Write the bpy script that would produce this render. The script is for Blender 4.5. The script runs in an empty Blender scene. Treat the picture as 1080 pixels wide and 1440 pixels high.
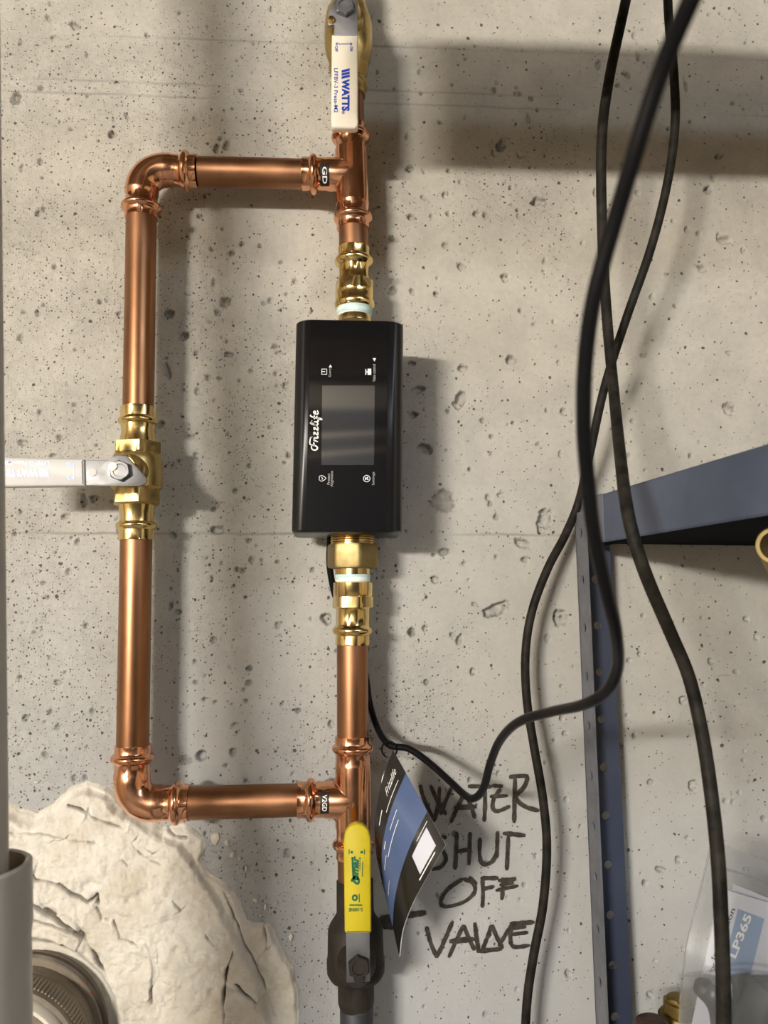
import bpy, math, random
import numpy as np
from mathutils import Vector, Matrix, Euler

random.seed(7)
RNG = np.random.RandomState(11)
scene = bpy.context.scene
COL = scene.collection

# ------------------------------------------------------------------ camera
PITCH, YAW = 6.5, 3.0
FPX = 1085.0
CAM = Vector((0.0, -0.76, 1.35))
ROT = Euler((math.radians(90 + PITCH), 0, math.radians(-YAW)), 'XYZ').to_matrix()
cam_data = bpy.data.cameras.new('camera')
cam = bpy.data.objects.new('camera', cam_data)
COL.objects.link(cam)
cam.location = CAM
cam.rotation_euler = Euler((math.radians(90 + PITCH), 0, math.radians(-YAW)), 'XYZ')
cam_data.sensor_fit = 'AUTO'
cam_data.sensor_width = 36.0
cam_data.lens = FPX / 1440 * 36.0
cam_data.clip_start = 0.01
cam_data.dof.use_dof = True
cam_data.dof.focus_distance = 0.70
cam_data.dof.aperture_fstop = 7.7
scene.camera = cam

def ray(px, py):
    return ROT @ Vector(((px - 540) / FPX, (720 - py) / FPX, -1.0))
def P(px, py, Y):
    """point seen at photo pixel (px, py) lying at distance Y from the wall plane (Y < 0 is in front)"""
    d = ray(px, py)
    return CAM + d * ((Y - CAM.y) / d.y)
def D(px, py, dist):
    return CAM + ray(px, py) * dist

# ------------------------------------------------------------------ world and light
world = bpy.data.worlds.new('world'); scene.world = world
world.use_nodes = True
world.node_tree.nodes['Background'].inputs[0].default_value = (1.0, 0.9, 0.75, 1)
world.node_tree.nodes['Background'].inputs[1].default_value = 0.02

def lamp(name, kind, loc, power, col, **kw):
    l = bpy.data.lights.new(name, kind); l.energy = power; l.color = col
    for k, v in kw.items(): setattr(l, k, v)
    o = bpy.data.objects.new(name, l); COL.objects.link(o); o.location = loc
    return o
# the basement lamp, up and to the left behind the photographer
LAMP = Vector((-1.25, -2.4, 1.73))
key = lamp('lamp_tube', 'AREA', LAMP, 62, (1.0, 0.945, 0.855), shape='RECTANGLE', size=0.50, size_y=0.09)
key.rotation_euler = (Vector((-.02, 0, 1.45)) - LAMP).to_track_quat('-Z', 'Y').to_euler()
# the same tube shining into the room behind: the room's own warm bounce fills the shadows
back = lamp('lamp_tube', 'AREA', LAMP + Vector((0, -.03, 0)), 150, (1.0, 0.90, 0.74), shape='RECTANGLE', size=0.50, size_y=0.09)
back.rotation_euler = (LAMP - Vector((-.9, 0, 1.45))).to_track_quat('-Z', 'Y').to_euler()
tube = lamp('cool_fill', 'AREA', (1.25, -2.0, 2.30), 9, (0.86, 0.93, 1.0), shape='RECTANGLE', size=1.2, size_y=0.12)  # added cool fill light from the right, no real fixture
tube.rotation_euler = (math.radians(50), 0, math.radians(25))  # aims the added cool fill, not a real tube

scene.view_settings.view_transform = 'Standard'
scene.view_settings.look = 'None'
scene.view_settings.gamma = 1.0
scene.view_settings.use_curve_mapping = False
scene.view_settings.exposure = 0.35

# ------------------------------------------------------------------ materials
class NT:
    def __init__(s, name):
        s.m = bpy.data.materials.new(name); s.m.use_nodes = True
        s.t = s.m.node_tree; s.n = s.t.nodes; s.l = s.t.links
        s.b = s.n['Principled BSDF']
    def add(s, typ, **kw):
        n = s.n.new(typ)
        for k, v in kw.items(): setattr(n, k, v)
        return n
    def link(s, a, b): s.l.new(a, b)
    def coord(s):
        return s.add('ShaderNodeTexCoord').outputs['Object']
    def noise(s, co, scale, detail=4, rough=.55, dist=0):
        n = s.add('ShaderNodeTexNoise'); s.link(co, n.inputs['Vector'])
        n.inputs['Scale'].default_value = scale; n.inputs['Detail'].default_value = detail
        n.inputs['Roughness'].default_value = rough; n.inputs['Distortion'].default_value = dist
        return n.outputs['Fac']
    def ramp(s, fac, stops, interp='LINEAR'):
        r = s.add('ShaderNodeValToRGB'); s.link(fac, r.inputs['Fac'])
        r.color_ramp.interpolation = interp
        e = r.color_ramp.elements
        while len(e) < len(stops): e.new(0.5)
        for i, (p, c) in enumerate(stops):
            e[i].position = p
            e[i].color = (c, c, c, 1) if isinstance(c, (int, float)) else (*c, 1)
        return r.outputs['Color']
    def math(s, op, a, b=None, clamp=False):
        n = s.add('ShaderNodeMath', operation=op); n.use_clamp = clamp
        for i, v in enumerate((a, b)):
            if v is None: continue
            if isinstance(v, (int, float)): n.inputs[i].default_value = v
            else: s.link(v, n.inputs[i])
        return n.outputs[0]
    def mix(s, fac, a, b, mode='MIX'):
        n = s.add('ShaderNodeMix', data_type='RGBA', blend_type=mode)
        for k, v in ((0, fac), (6, a), (7, b)):
            if isinstance(v, (int, float)): n.inputs[k].default_value = v
            elif isinstance(v, tuple): n.inputs[k].default_value = (*v, 1)
            else: s.link(v, n.inputs[k])
        return n.outputs[2]
    def bump(s, h, strength, dist=.001, prev=None):
        n = s.add('ShaderNodeBump'); s.link(h, n.inputs['Height'])
        n.inputs['Strength'].default_value = strength; n.inputs['Distance'].default_value = dist
        if prev: s.link(prev, n.inputs['Normal'])
        return n.outputs['Normal']
    def set(s, **kw):
        for k, v in kw.items():
            i = s.b.inputs[k.replace('_', ' ')]
            if isinstance(v, (int, float)): i.default_value = v
            elif isinstance(v, tuple): i.default_value = (*v, 1) if len(v) == 3 else v
            else: s.link(v, i)
        return s.m

def plain(name, col, rough=.5, metal=0, **kw):
    return NT(name).set(Base_Color=col, Roughness=rough, Metallic=metal, **kw)

def worn(name, c1, c2, rough, metal=0, scale=40, spread=(.35, .65), bump=0, rvar=.1, stretch=None, coat=0):
    t = NT(name); co = t.coord()
    if stretch:
        mp = t.add('ShaderNodeMapping'); t.link(co, mp.inputs[0]); mp.inputs['Scale'].default_value = stretch; co = mp.outputs[0]
    f = t.noise(co, scale, 6, .6)
    c = t.ramp(f, [(spread[0], c1), (spread[1], c2)])
    r = t.ramp(t.noise(co, scale * 2.3, 3), [(.3, max(.02, rough - rvar)), (.7, rough + rvar)])
    kw = {}
    if bump: kw['Normal'] = t.bump(f, bump, .0006)
    return t.set(Base_Color=c, Roughness=r, Metallic=metal, Coat_Weight=coat, **kw)

M = {}
M['copper_pipe'] = worn('copper_pipe', (.20, .092, .042), (.40, .205, .112), .37, 1, 9, (.3, .7), stretch=(1, 1, .5))
M['copper_bright'] = worn('copper_bright', (.70, .34, .19), (.86, .46, .28), .17, 1, 30, (.3, .7), bump=.25, rvar=.06)
M['brass_bright'] = worn('brass_bright', (.72, .52, .20), (.84, .64, .30), .17, 1, 40, (.3, .7), bump=.15, rvar=.06)
M['brass_raw'] = worn('brass_raw', (.44, .32, .12), (.58, .44, .19), .38, 1, 60, (.3, .7), bump=.3)
M['brass_nut'] = worn('brass_nut', (.27, .205, .09), (.36, .28, .13), .5, 1, 30, (.3, .7))
M['brass_cast'] = worn('brass_cast', (.17, .12, .035), (.28, .20, .07), .5, 1, 50, (.3, .7), bump=.4)
M['steel'] = worn('steel', (.22, .22, .225), (.31, .31, .315), .55, 1, 25, (.3, .7))
M['steel_dull'] = worn('steel_dull', (.15, .155, .17), (.23, .235, .25), .52, 1, 25, (.3, .7))
M['galvanized'] = worn('galvanized', (.03, .033, .04), (.09, .097, .11), .5, .7, 35, (.3, .7), bump=.2)
M['iron'] = worn('iron', (.007, .005, .0035), (.024, .017, .011), .65, .2, 45, (.35, .7), bump=.5)
M['cream'] = worn('cream', (.70, .64, .53), (.78, .72, .61), .42, 0, 18, (.3, .7))
M['pale_grey'] = worn('pale_grey', (.50, .49, .48), (.56, .55, .54), .45, 0, 18, (.3, .7), rvar=.04)
M['pale_grey'].node_tree.nodes['Principled BSDF'].inputs['Specular IOR Level'].default_value = .22
M['yellow'] = worn('yellow', (.42, .335, .004), (.51, .415, .007), .55, 0, 30, (.3, .7))
M['blue_ink'] = plain('blue_ink', (.015, .05, .38), .4)
M['blue_ink_glare'] = plain('blue_ink_glare', (.05, .19, .75), .3)  # lamp glare on the side handle's print put into the ink colour
M['green_ink'] = plain('green_ink', (.008, .11, .05), .45)
M['white_ink'] = plain('white_ink', (.72, .72, .72), .5)
M['grey_ink'] = plain('grey_ink', (.34, .34, .36), .5)
M['black_ink'] = plain('black_ink', (.015, .015, .02), .5)
M['housing'] = plain('housing', (.006, .006, .007), .32, Specular_IOR_Level=.35)
M['panel'] = plain('panel', (.005, .005, .006), .06, Specular_IOR_Level=.4)
M['screen'] = plain('screen', (.024, .025, .030), .05, IOR=1.95)
M['underside'] = plain('underside', (.20, .19, .17), .35)
M['cable_rubber'] = worn('cable_rubber', (.006, .0055, .0045), (.026, .023, .018), .6, 0, 70, (.35, .7), bump=.25)
M['cable_rubber'].node_tree.nodes['Principled BSDF'].inputs['Specular IOR Level'].default_value = .12
M['cord_rubber'] = plain('cord_rubber', (.0035, .0035, .0045), .36, Specular_IOR_Level=.17)
M['tape'] = worn('tape', (.42, .60, .60), (.74, .80, .76), .6, 0, 120, (.4, .6), bump=.3, stretch=(.3, .3, 2.5))
M['sticker'] = plain('sticker', (.010, .008, .008), .4)
M['steel_blue'] = worn('steel_blue', (.060, .075, .120), (.085, .103, .155), .42, .1, 14, (.3, .7), rvar=.06)
M['steel_grey'] = worn('steel_grey', (.100, .105, .125), (.150, .155, .175), .45, .1, 40, (.3, .7))
M['shelf_dark'] = plain('shelf_dark', (.006, .006, .008), .9, Specular_IOR_Level=.05)
M['post_blue'] = worn('post_blue', (.034, .044, .078), (.050, .062, .100), .42, .1, 14, (.3, .7), rvar=.06)
M['pvc'] = worn('pvc', (.30, .29, .27), (.38, .37, .35), .42, 0, 8, (.3, .7))
M['pvc_stain'] = worn('pvc_stain', (.20, .14, .07), (.40, .32, .20), .6, 0, 30, (.3, .7))
M['drain'] = worn('drain', (.13, .105, .075), (.24, .20, .15), .5, 0, 30, (.3, .7), bump=.2)
M['drain_rubber'] = worn('drain_rubber', (.02, .014, .01), (.09, .065, .045), .6, 0, 30, (.3, .7))
M['drain_rim'] = plain('drain_rim', (.60, .57, .50), .35)
M['red'] = plain('red', (.25, .02, .015), .5)
M['mark'] = worn('mark', (.016, .013, .010), (.060, .050, .040), .55, 0, 160, (.4, .7))
M['card_black'] = plain('card_black', (.014, .013, .012), .25)
M['card_blue'] = plain('card_blue', (.070, .105, .215), .25)
M['card_white'] = plain('card_white', (.75, .75, .73), .5)
M['paper'] = plain('paper', (.52, .53, .60), .6)
M['paper_blue'] = plain('paper_blue', (.20, .29, .46), .5)
M['dark_plastic'] = plain('dark_plastic', (.008, .009, .011), .5)
M['grey_cloth'] = plain('grey_cloth', (.038, .041, .046), .8)
M['rust'] = worn('rust', (.03, .015, .012), (.07, .04, .03), .5, .3, 60)

def film():
    t = NT('clear_film')
    tr = t.add('ShaderNodeBsdfTransparent'); tr.inputs[0].default_value = (.93, .94, .95, 1)
    t.set(Base_Color=(.30, .31, .31), Roughness=.30)
    mx = t.add('ShaderNodeMixShader'); mx.inputs[0].default_value = .24
    t.link(tr.outputs[0], mx.inputs[1]); t.link(t.b.outputs[0], mx.inputs[2])
    t.link(mx.outputs[0], t.n['Material Output'].inputs['Surface'])
    return t.m
M['film'] = film()

SEAMS = [P(800, 74, 0).z, P(800, 154, 0).z, P(100, 112, 0).z, P(700, 752, 0).z]
PATCH_C = P(190, 1330, 0)
def concrete():
    t = NT('concrete'); co = t.coord()
    sp = t.add('ShaderNodeSeparateXYZ'); t.link(co, sp.inputs[0])
    big = t.noise(co, 3.2, 6, .6)
    mid = t.noise(co, 17, 6, .62, .4)
    fine = t.noise(co, 170, 4, .6)
    base = t.ramp(big, [(.30, (.400, .375, .325)), (.52, (.455, .430, .378)), (.72, (.500, .478, .430))])
    base = t.mix(t.ramp(mid, [(.34, .55), (.60, 0.0)]), base, (.315, .300, .262))
    base = t.mix(t.ramp(fine, [(.30, .22), (.60, 0.0)]), base, (.27, .25, .21))
    # greyer zone around the mortar patch and below
    mp = t.add('ShaderNodeMapping'); t.link(co, mp.inputs[0])
    mp.inputs['Location'].default_value = (-PATCH_C.x, 0, -PATCH_C.z)
    ln = t.add('ShaderNodeVectorMath', operation='LENGTH'); t.link(mp.outputs[0], ln.inputs[0])
    dd = t.math('ADD', ln.outputs['Value'], t.math('MULTIPLY', t.math('SUBTRACT', mid, .5), .12))
    base = t.mix(t.ramp(dd, [(.10, .55), (.27, 0.0)]), base, (.27, .265, .25))
    # greyer towards the floor
    zz = t.ramp(t.math('MULTIPLY_ADD' if False else 'SUBTRACT', sp.outputs['Z'], .95), [(.0, .85), (.66, 0.0)])
    base = t.mix(zz, base, (.360, .375, .390))
    # form-board seams
    seam = None
    for z0 in SEAMS:
        d = t.math('ABSOLUTE', t.math('SUBTRACT', t.math('ADD', sp.outputs['Z'], t.math('MULTIPLY', t.math('SUBTRACT', mid, .5), .006)), z0))
        k = t.ramp(t.math('MULTIPLY', d, 400), [(.25, 1.0), (.75, 0.0)])
        k = t.math('MULTIPLY', k, t.ramp(t.noise(co, 5, 2), [(.42, 0.0), (.60, .75)]))
        seam = k if seam is None else t.math('MAXIMUM', seam, k)
    base = t.mix(seam, base, (.20, .19, .17))
    # small pores, their inner shade and dirt painted as dark specks
    pores = None
    dens = t.ramp(t.math('ADD', t.noise(co, 7, 3), t.math('MULTIPLY', sp.outputs['X'], -.55)), [(.40, .0), (.70, 1.0)])
    wob = t.add('ShaderNodeVectorMath', operation='ADD')
    nz = t.add('ShaderNodeTexNoise'); t.link(co, nz.inputs['Vector']); nz.inputs['Scale'].default_value = 260
    sc = t.add('ShaderNodeVectorMath', operation='SCALE'); t.link(nz.outputs['Color'], sc.inputs[0]); sc.inputs['Scale'].default_value = .0030
    t.link(co, wob.inputs[0]); t.link(sc.outputs[0], wob.inputs[1])
    s2 = t.add('ShaderNodeSeparateXYZ'); t.link(wob.outputs[0], s2.inputs[0])
    flat = t.add('ShaderNodeCombineXYZ'); t.link(s2.outputs['X'], flat.inputs['X']); t.link(s2.outputs['Z'], flat.inputs['Y'])
    for scale, r0, p0, pd, k0 in ((62, .085, .22, .24, 1.0), (150, .130, .13, .42, 1.0), (360, .20, .07, .36, .9)):
        v = t.add('ShaderNodeTexVoronoi', voronoi_dimensions='2D'); t.link(flat.outputs[0], v.inputs['Vector']); v.inputs['Scale'].default_value = scale
        cs = t.add('ShaderNodeSeparateColor'); t.link(v.outputs['Color'], cs.inputs[0])
        ex = t.math('GREATER_THAN', t.math('ADD', t.math('MULTIPLY', dens, pd), p0), cs.outputs[0])
        rad = t.math('ADD', t.math('MULTIPLY', t.math('MULTIPLY', cs.outputs[1], cs.outputs[1]), r0), r0 * .35)
        k = t.math('MULTIPLY', t.math('MULTIPLY', t.math('SUBTRACT', rad, v.outputs['Distance']), 26, True), ex)
        k = t.math('MULTIPLY', k, k0)
        pores = k if pores is None else t.math('MAXIMUM', pores, k)
    base = t.mix(t.math('MULTIPLY', pores, .88), base, (.060, .048, .034))
    ad = t.add('ShaderNodeAttribute', attribute_name='shade_dirt')
    shade_dirt = t.math('MULTIPLY', ad.outputs['Fac'], t.ramp(t.noise(co, 150, 4, .65), [(.32, 1.0), (.62, .25)]))
    base = t.mix(t.math('MULTIPLY', shade_dirt, .9), base, (.075, .062, .045))  # pit shade and dirt mixed into the base colour
    crk = t.noise(co, 95, 6, .7, 1.6)
    h = t.math('SUBTRACT', t.math('ADD', t.math('ADD', t.math('MULTIPLY', fine, .15), t.math('MULTIPLY', mid, .4)), t.math('MULTIPLY', crk, t.math('ADD', t.math('MULTIPLY', dens, 1.3), .25))), pores)
    n = t.bump(h, .9, .0016)
    return t.set(Base_Color=base, Roughness=.72, Normal=n, Specular_IOR_Level=.3)
M['concrete'] = concrete()

def mortar():
    t = NT('mortar'); co = t.coord()
    a = t.noise(co, 22, 6, .62); b = t.noise(co, 90, 5, .6); c = t.noise(co, 260, 3)
    base = t.ramp(a, [(.28, (.46, .41, .33)), (.48, (.58, .545, .48)), (.7, (.65, .625, .57))])
    base = t.mix(t.ramp(b, [(.30, .35), (.5, 0.0)]), base, (.50, .45, .36))
    for (px, py, r) in ((128, 1240, .016), (200, 1255, .010), (285, 1422, .016), (402, 1395, .020), (118, 1385, .014), (60, 1270, .014)):
        p = P(px, py, -.008)
        vm = t.add('ShaderNodeVectorMath', operation='DISTANCE'); t.link(co, vm.inputs[0]); vm.inputs[1].default_value = p
        d = t.math('ADD', vm.outputs['Value'], t.math('MULTIPLY', t.math('SUBTRACT', b, .5), .03))
        base = t.mix(t.ramp(t.math('DIVIDE', d, r), [(.25, .75), (.95, 0.0)]), base, (.42, .29, .13))
    ad = t.add('ShaderNodeAttribute', attribute_name='shade_dirt')  # darkens the mortar along its crack lines
    base = t.mix(t.math('MULTIPLY', ad.outputs['Fac'], .9), base, (.065, .045, .026))
    h = t.math('ADD', t.math('MULTIPLY', b, .6), t.math('MULTIPLY', c, .25))
    return t.set(Base_Color=base, Roughness=.8, Normal=t.bump(h, .85, .0022), Specular_IOR_Level=.25)
M['mortar'] = mortar()

M['room_wall'] = worn('room_wall', (.52, .44, .33), (.60, .52, .40), .8, 0, 4)
M['room_far'] = worn('room_far', (.085, .09, .105), (.11, .115, .13), .8, 0, 4)
M['room_ceiling'] = worn('room_ceiling', (.16, .12, .08), (.26, .20, .14), .8, 0, 6, stretch=(1, 6, 1))
M['room_floor'] = worn('room_floor', (.22, .21, .19), (.30, .29, .27), .6, 0, 5)
M['pale_trim'] = plain('pale_trim', (.70, .68, .62), .5)

# ------------------------------------------------------------------ mesh helpers
class MB:
    def __init__(s): s.v = []; s.f = []; s.mi = []
    def add(s, verts, faces, mi=0):
        o = len(s.v); s.v += [Vector(v) for v in verts]
        s.f += [tuple(i + o for i in f) for f in faces]; s.mi += [mi] * len(faces)
        return s
    def rings(s, rings, cap=True, closed=True, mi=0):
        n = len(rings[0]); vs = [p for r in rings for p in r]; fs = []
        for i in range(len(rings) - 1):
            for j in range(n if closed else n - 1):
                a = i * n + j; b = i * n + (j + 1) % n
                fs.append((a, b, b + n, a + n))
        if cap and closed:
            fs.append(tuple(range(n - 1, -1, -1))); fs.append(tuple(range((len(rings) - 1) * n, len(rings) * n)))
        return s.add(vs, fs, mi)
    def lathe(s, A, axis, prof, n=48, hrot=0.0, cap=True, mi=0, a0=0, a1=360):
        """prof: (distance along axis, radius, hexness); angle 0 faces the camera side (-y)"""
        axis = axis.normalized()
        f = Vector((0, -1, 0)); f = f - axis * f.dot(axis)
        if f.length < .1: f = Vector((0, 0, 1))
        f.normalize(); g = axis.cross(f)
        full = (a1 - a0) >= 360
        rg = []
        for pr in prof:
            d, r = pr[0], pr[1]; h = pr[2] if len(pr) > 2 else 0
            ring = []
            for k in range(n):
                a = math.radians(a0) + math.radians(a1 - a0) * k / (n if full else n - 1)
                rr = r
                if h:
                    m = (a - math.radians(hrot)) % (math.pi / 3)
                    rr = r * (1 - h + h * math.cos(math.pi / 6) / math.cos(m - math.pi / 6))
                ring.append(A + axis * d + f * (rr * math.cos(a)) + g * (rr * math.sin(a)))
            rg.append(ring)
        return s.rings(rg, cap and full, full, mi)
    def tube(s, pts, r, n=14, mi=0, cap=True):
        pts = [Vector(p) for p in pts]
        rs = r if isinstance(r, (list, tuple)) else [r] * len(pts)
        t0 = (pts[1] - pts[0]).normalized()
        u = t0.orthogonal().normalized(); rg = []
        for i, p in enumerate(pts):
            t = (pts[min(i + 1, len(pts) - 1)] - pts[max(i - 1, 0)]).normalized()
            u = (u - t * u.dot(t)).normalized(); w = t.cross(u)
            rg.append([p + (u * math.cos(2 * math.pi * k / n) + w * math.sin(2 * math.pi * k / n)) * rs[i] for k in range(n)])
        return s.rings(rg, cap, True, mi)
    def prism(s, outline, N, depth, cham=0.0, mi=0, back_cham=True):
        """outline: world points of the front face (any simple polygon); extruded by depth along -N"""
        N = N.normalized(); pts = [Vector(p) for p in outline]
        area = sum((pts[i].cross(pts[(i + 1) % len(pts)]) for i in range(len(pts))), Vector()).dot(N)
        if area < 0: pts.reverse()
        def inset(c):
            out = []; n = len(pts)
            for i in range(n):
                a, b, d = pts[i - 1], pts[i], pts[(i + 1) % n]
                e1 = (b - a).normalized(); e2 = (d - b).normalized()
                n1 = N.cross(e1); n2 = N.cross(e2)
                m = n1 + n2
                q = m.dot(n1)
                out.append(b + m * (c / q if abs(q) > .2 else c))
            return out
        if cham > 0:
            c7 = cham * .3
            rg = [inset(cham), [p - N * c7 for p in inset(c7)], [p - N * cham for p in pts]]
            if back_cham: rg += [[p - N * (depth - cham) for p in pts], [p - N * depth for p in inset(cham)]]
            else: rg += [[p - N * depth for p in pts]]
        else:
            rg = [pts, [p - N * depth for p in pts]]
        rg.reverse()
        return s.rings(rg, True, True, mi)
    def box(s, c, U, V, W, mi=0):
        """c centre, U V W half-extent vectors"""
        vs = [c + U * a + V * b + W * d for a in (-1, 1) for b in (-1, 1) for d in (-1, 1)]
        return s.add(vs, [(0, 1, 3, 2), (4, 6, 7, 5), (0, 4, 5, 1), (2, 3, 7, 6), (0, 2, 6, 4), (1, 5, 7, 3)], mi)

WPOS = {}
def build(name, mb, mat, parent=None, smooth=40, loc=None):
    me = bpy.data.meshes.new(name)
    off = WPOS[parent.name] if parent else (Vector(loc) if loc is not None else Vector((0, 0, 0)))
    me.from_pydata([tuple(v - off) for v in mb.v], [], mb.f)
    mats = mat if isinstance(mat, (list, tuple)) else [mat]
    for m in mats: me.materials.append(M[m] if isinstance(m, str) else m)
    if len(mats) > 1: me.polygons.foreach_set('material_index', mb.mi)
    me.validate(); me.update()
    bm_fix(me)
    if smooth:
        me.polygons.foreach_set('use_smooth', [True] * len(me.polygons))
        me.set_sharp_from_angle(angle=math.radians(smooth))
    o = bpy.data.objects.new(name, me); COL.objects.link(o)
    if parent:
        o.parent = parent
    else:
        o.location = off
    WPOS[o.name] = off
    return o
import bmesh
def bm_fix(me):
    b = bmesh.new(); b.from_mesh(me)
    bmesh.ops.recalc_face_normals(b, faces=b.faces)
    b.to_mesh(me); b.free()
def thing(name, loc, label, cat, group=None):
    o = bpy.data.objects.new(name, None); COL.objects.link(o)
    o.empty_display_size = .02
    o.location = loc; WPOS[o.name] = Vector(loc)
    return tag(o, label, cat, group)
def tag(o, label, cat, group=None):
    o['label'] = label; o['category'] = cat
    if group: o['group'] = group
    return o
def struct(o): o['kind'] = 'structure'; return o

def smooth_path(pts, sub=8):
    """Catmull-Rom through points (and any extra numeric columns)"""
    A = np.array(pts, float); A = np.vstack([2 * A[0] - A[1], A, 2 * A[-1] - A[-2]])
    out = []
    for i in range(1, len(A) - 2):
        p0, p1, p2, p3 = A[i - 1:i + 3]
        for k in range(sub):
            t = k / sub
            out.append(.5 * (2 * p1 + (p2 - p0) * t + (2 * p0 - 5 * p1 + 4 * p2 - p3) * t * t + (3 * p1 - p0 - 3 * p2 + p3) * t ** 3))
    out.append(A[-2])
    return np.array(out)

def round_poly(pts, r, seg=4):
    out = []; n = len(pts)
    rr = r if isinstance(r, (list, tuple)) else [r] * n
    for i in range(n):
        a, b, c = (Vector(pts[i - 1]), Vector(pts[i]), Vector(pts[(i + 1) % n]))
        q = min(rr[i], (a - b).length * .49, (c - b).length * .49)
        if q <= 0: out.append(b); continue
        s0 = b + (a - b).normalized() * q; s1 = b + (c - b).normalized() * q
        for k in range(seg + 1):
            t = k / seg
            out.append(s0 * (1 - t) ** 2 + b * (2 * t * (1 - t)) + s1 * t * t)
    return out
def px_poly(pts, Y): return [P(x, y, Y) for x, y in pts]
FRONT = Vector((0, -1, 0))

# text -> mesh verts in 2D, cached
def text_mesh(body, bold=0.0, shear=0.0, spacing=1.0):
    cu = bpy.data.curves.new('text', 'FONT'); cu.body = body; cu.size = 1.0
    cu.offset = bold; cu.shear = shear; cu.space_character = spacing
    cu.resolution_u = 3
    ob = bpy.data.objects.new('text', cu); COL.objects.link(ob)
    dg = bpy.context.evaluated_depsgraph_get(); dg.update()
    me = bpy.data.meshes.new_from_object(ob.evaluated_get(dg))
    v = np.array([p.co[:2] for p in me.vertices]); f = [tuple(p.vertices) for p in me.polygons]
    bpy.data.objects.remove(ob); bpy.data.curves.remove(cu); bpy.data.meshes.remove(me)
    return v, f
def text_fit(mb, body, centre, U, V, length, height, bold=0.0, shear=0.0, mi=0, spacing=1.0):
    """lettering stretched to a length x height box centred at 'centre', reading along U, upright along V"""
    v, f = text_mesh(body, bold, shear, spacing)
    lo, hi = v.min(0), v.max(0)
    q = (v - (lo + hi) / 2) / (hi - lo)
    mb.add([centre + U * (a * length) + V * (b * height) for a, b in q], f, mi)
    return mb
def stroke(mb, pts, w, N=FRONT, mi=0):
    """flat ribbon along world points, width w"""
    pts = [Vector(p) for p in pts]; n = len(pts); L = []; R = []
    for i, p in enumerate(pts):
        t = (pts[min(i + 1, n - 1)] - pts[max(i - 1, 0)]).normalized()
        s = N.cross(t).normalized(); ww = w[i] if isinstance(w, (list, tuple)) else w
        L.append(p + s * ww / 2); R.append(p - s * ww / 2)
    mb.add(L + R, [(i, i + 1, n + i + 1, n + i) for i in range(n - 1)], mi)
    return mb

# ------------------------------------------------------------------ numpy noise
TAB = RNG.rand(256, 256)
def vnoise(x, y, s=0):
    x = x + s * 17.31; y = y + s * 9.77
    xi = np.floor(x).astype(int); yi = np.floor(y).astype(int); fx = x - xi; fy = y - yi
    fx = fx * fx * (3 - 2 * fx); fy = fy * fy * (3 - 2 * fy)
    g = lambda a, b: TAB[a & 255, b & 255]
    return (g(xi, yi) * (1 - fx) + g(xi + 1, yi) * fx) * (1 - fy) + (g(xi, yi + 1) * (1 - fx) + g(xi + 1, yi + 1) * fx) * fy
def fbm(x, y, s=0, o=4):
    r = 0; a = .5
    for k in range(o): r = r + a * vnoise(x * 2 ** k, y * 2 ** k, s + k * 3); a *= .5
    return r
def seg_dist(X, Z, poly, closed=False):
    d = np.full(X.shape, 1e9); n = len(poly)
    for i in range(n if closed else n - 1):
        a = poly[i]; b = poly[(i + 1) % n]
        ex, ez = b[0] - a[0], b[1] - a[1]; l2 = ex * ex + ez * ez + 1e-12
        t = np.clip(((X - a[0]) * ex + (Z - a[1]) * ez) / l2, 0, 1)
        d = np.minimum(d, np.hypot(X - a[0] - t * ex, Z - a[1] - t * ez))
    return d
def inside(X, Z, poly):
    c = np.zeros(X.shape, bool); n = len(poly)
    for i in range(n):
        (x1, z1), (x2, z2) = poly[i - 1], poly[i]
        m = ((z1 > Z) != (z2 > Z)) & (X < (x2 - x1) * (Z - z1) / (z2 - z1 + 1e-12) + x1)
        c ^= m
    return c
def grid_mesh(name, X, Y, Z, keep, mat, parent=None, off=None, attr=None):
    nz, nx = X.shape
    idx = np.arange(nz * nx).reshape(nz, nx)
    q = np.stack([idx[:-1, :-1], idx[:-1, 1:], idx[1:, 1:], idx[1:, :-1]], -1).reshape(-1, 4)
    if keep is not None:
        k = (keep[:-1, :-1] | keep[:-1, 1:] | keep[1:, 1:] | keep[1:, :-1]).reshape(-1); q = q[k]
        used = np.unique(q); rm = np.zeros(nz * nx, int); rm[used] = np.arange(len(used)); q = rm[q]
    else: used = np.arange(nz * nx)
    co = np.stack([X, Y, Z], -1).reshape(-1, 3)[used]
    if off is not None: co = co - np.array(off)
    me = bpy.data.meshes.new(name)
    me.vertices.add(len(co)); me.vertices.foreach_set('co', co.astype(np.float32).ravel())
    me.loops.add(q.size); me.loops.foreach_set('vertex_index', q.astype(np.int32).ravel())
    me.polygons.add(len(q)); me.polygons.foreach_set('loop_start', np.arange(0, q.size, 4, dtype=np.int32))
    me.update(calc_edges=True); me.validate()
    me.polygons.foreach_set('use_smooth', [True] * len(me.polygons))
    if attr is not None:
        at = me.attributes.new('shade_dirt', 'FLOAT', 'POINT'); at.data.foreach_set('value', attr.reshape(-1)[used].astype(np.float32))
    me.materials.append(M[mat])
    o = bpy.data.objects.new(name, me); COL.objects.link(o)
    if parent: o.parent = parent
    elif off is not None: o.location = off
    WPOS[o.name] = Vector(off) if off is not None else Vector((0, 0, 0))
    return o

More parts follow.
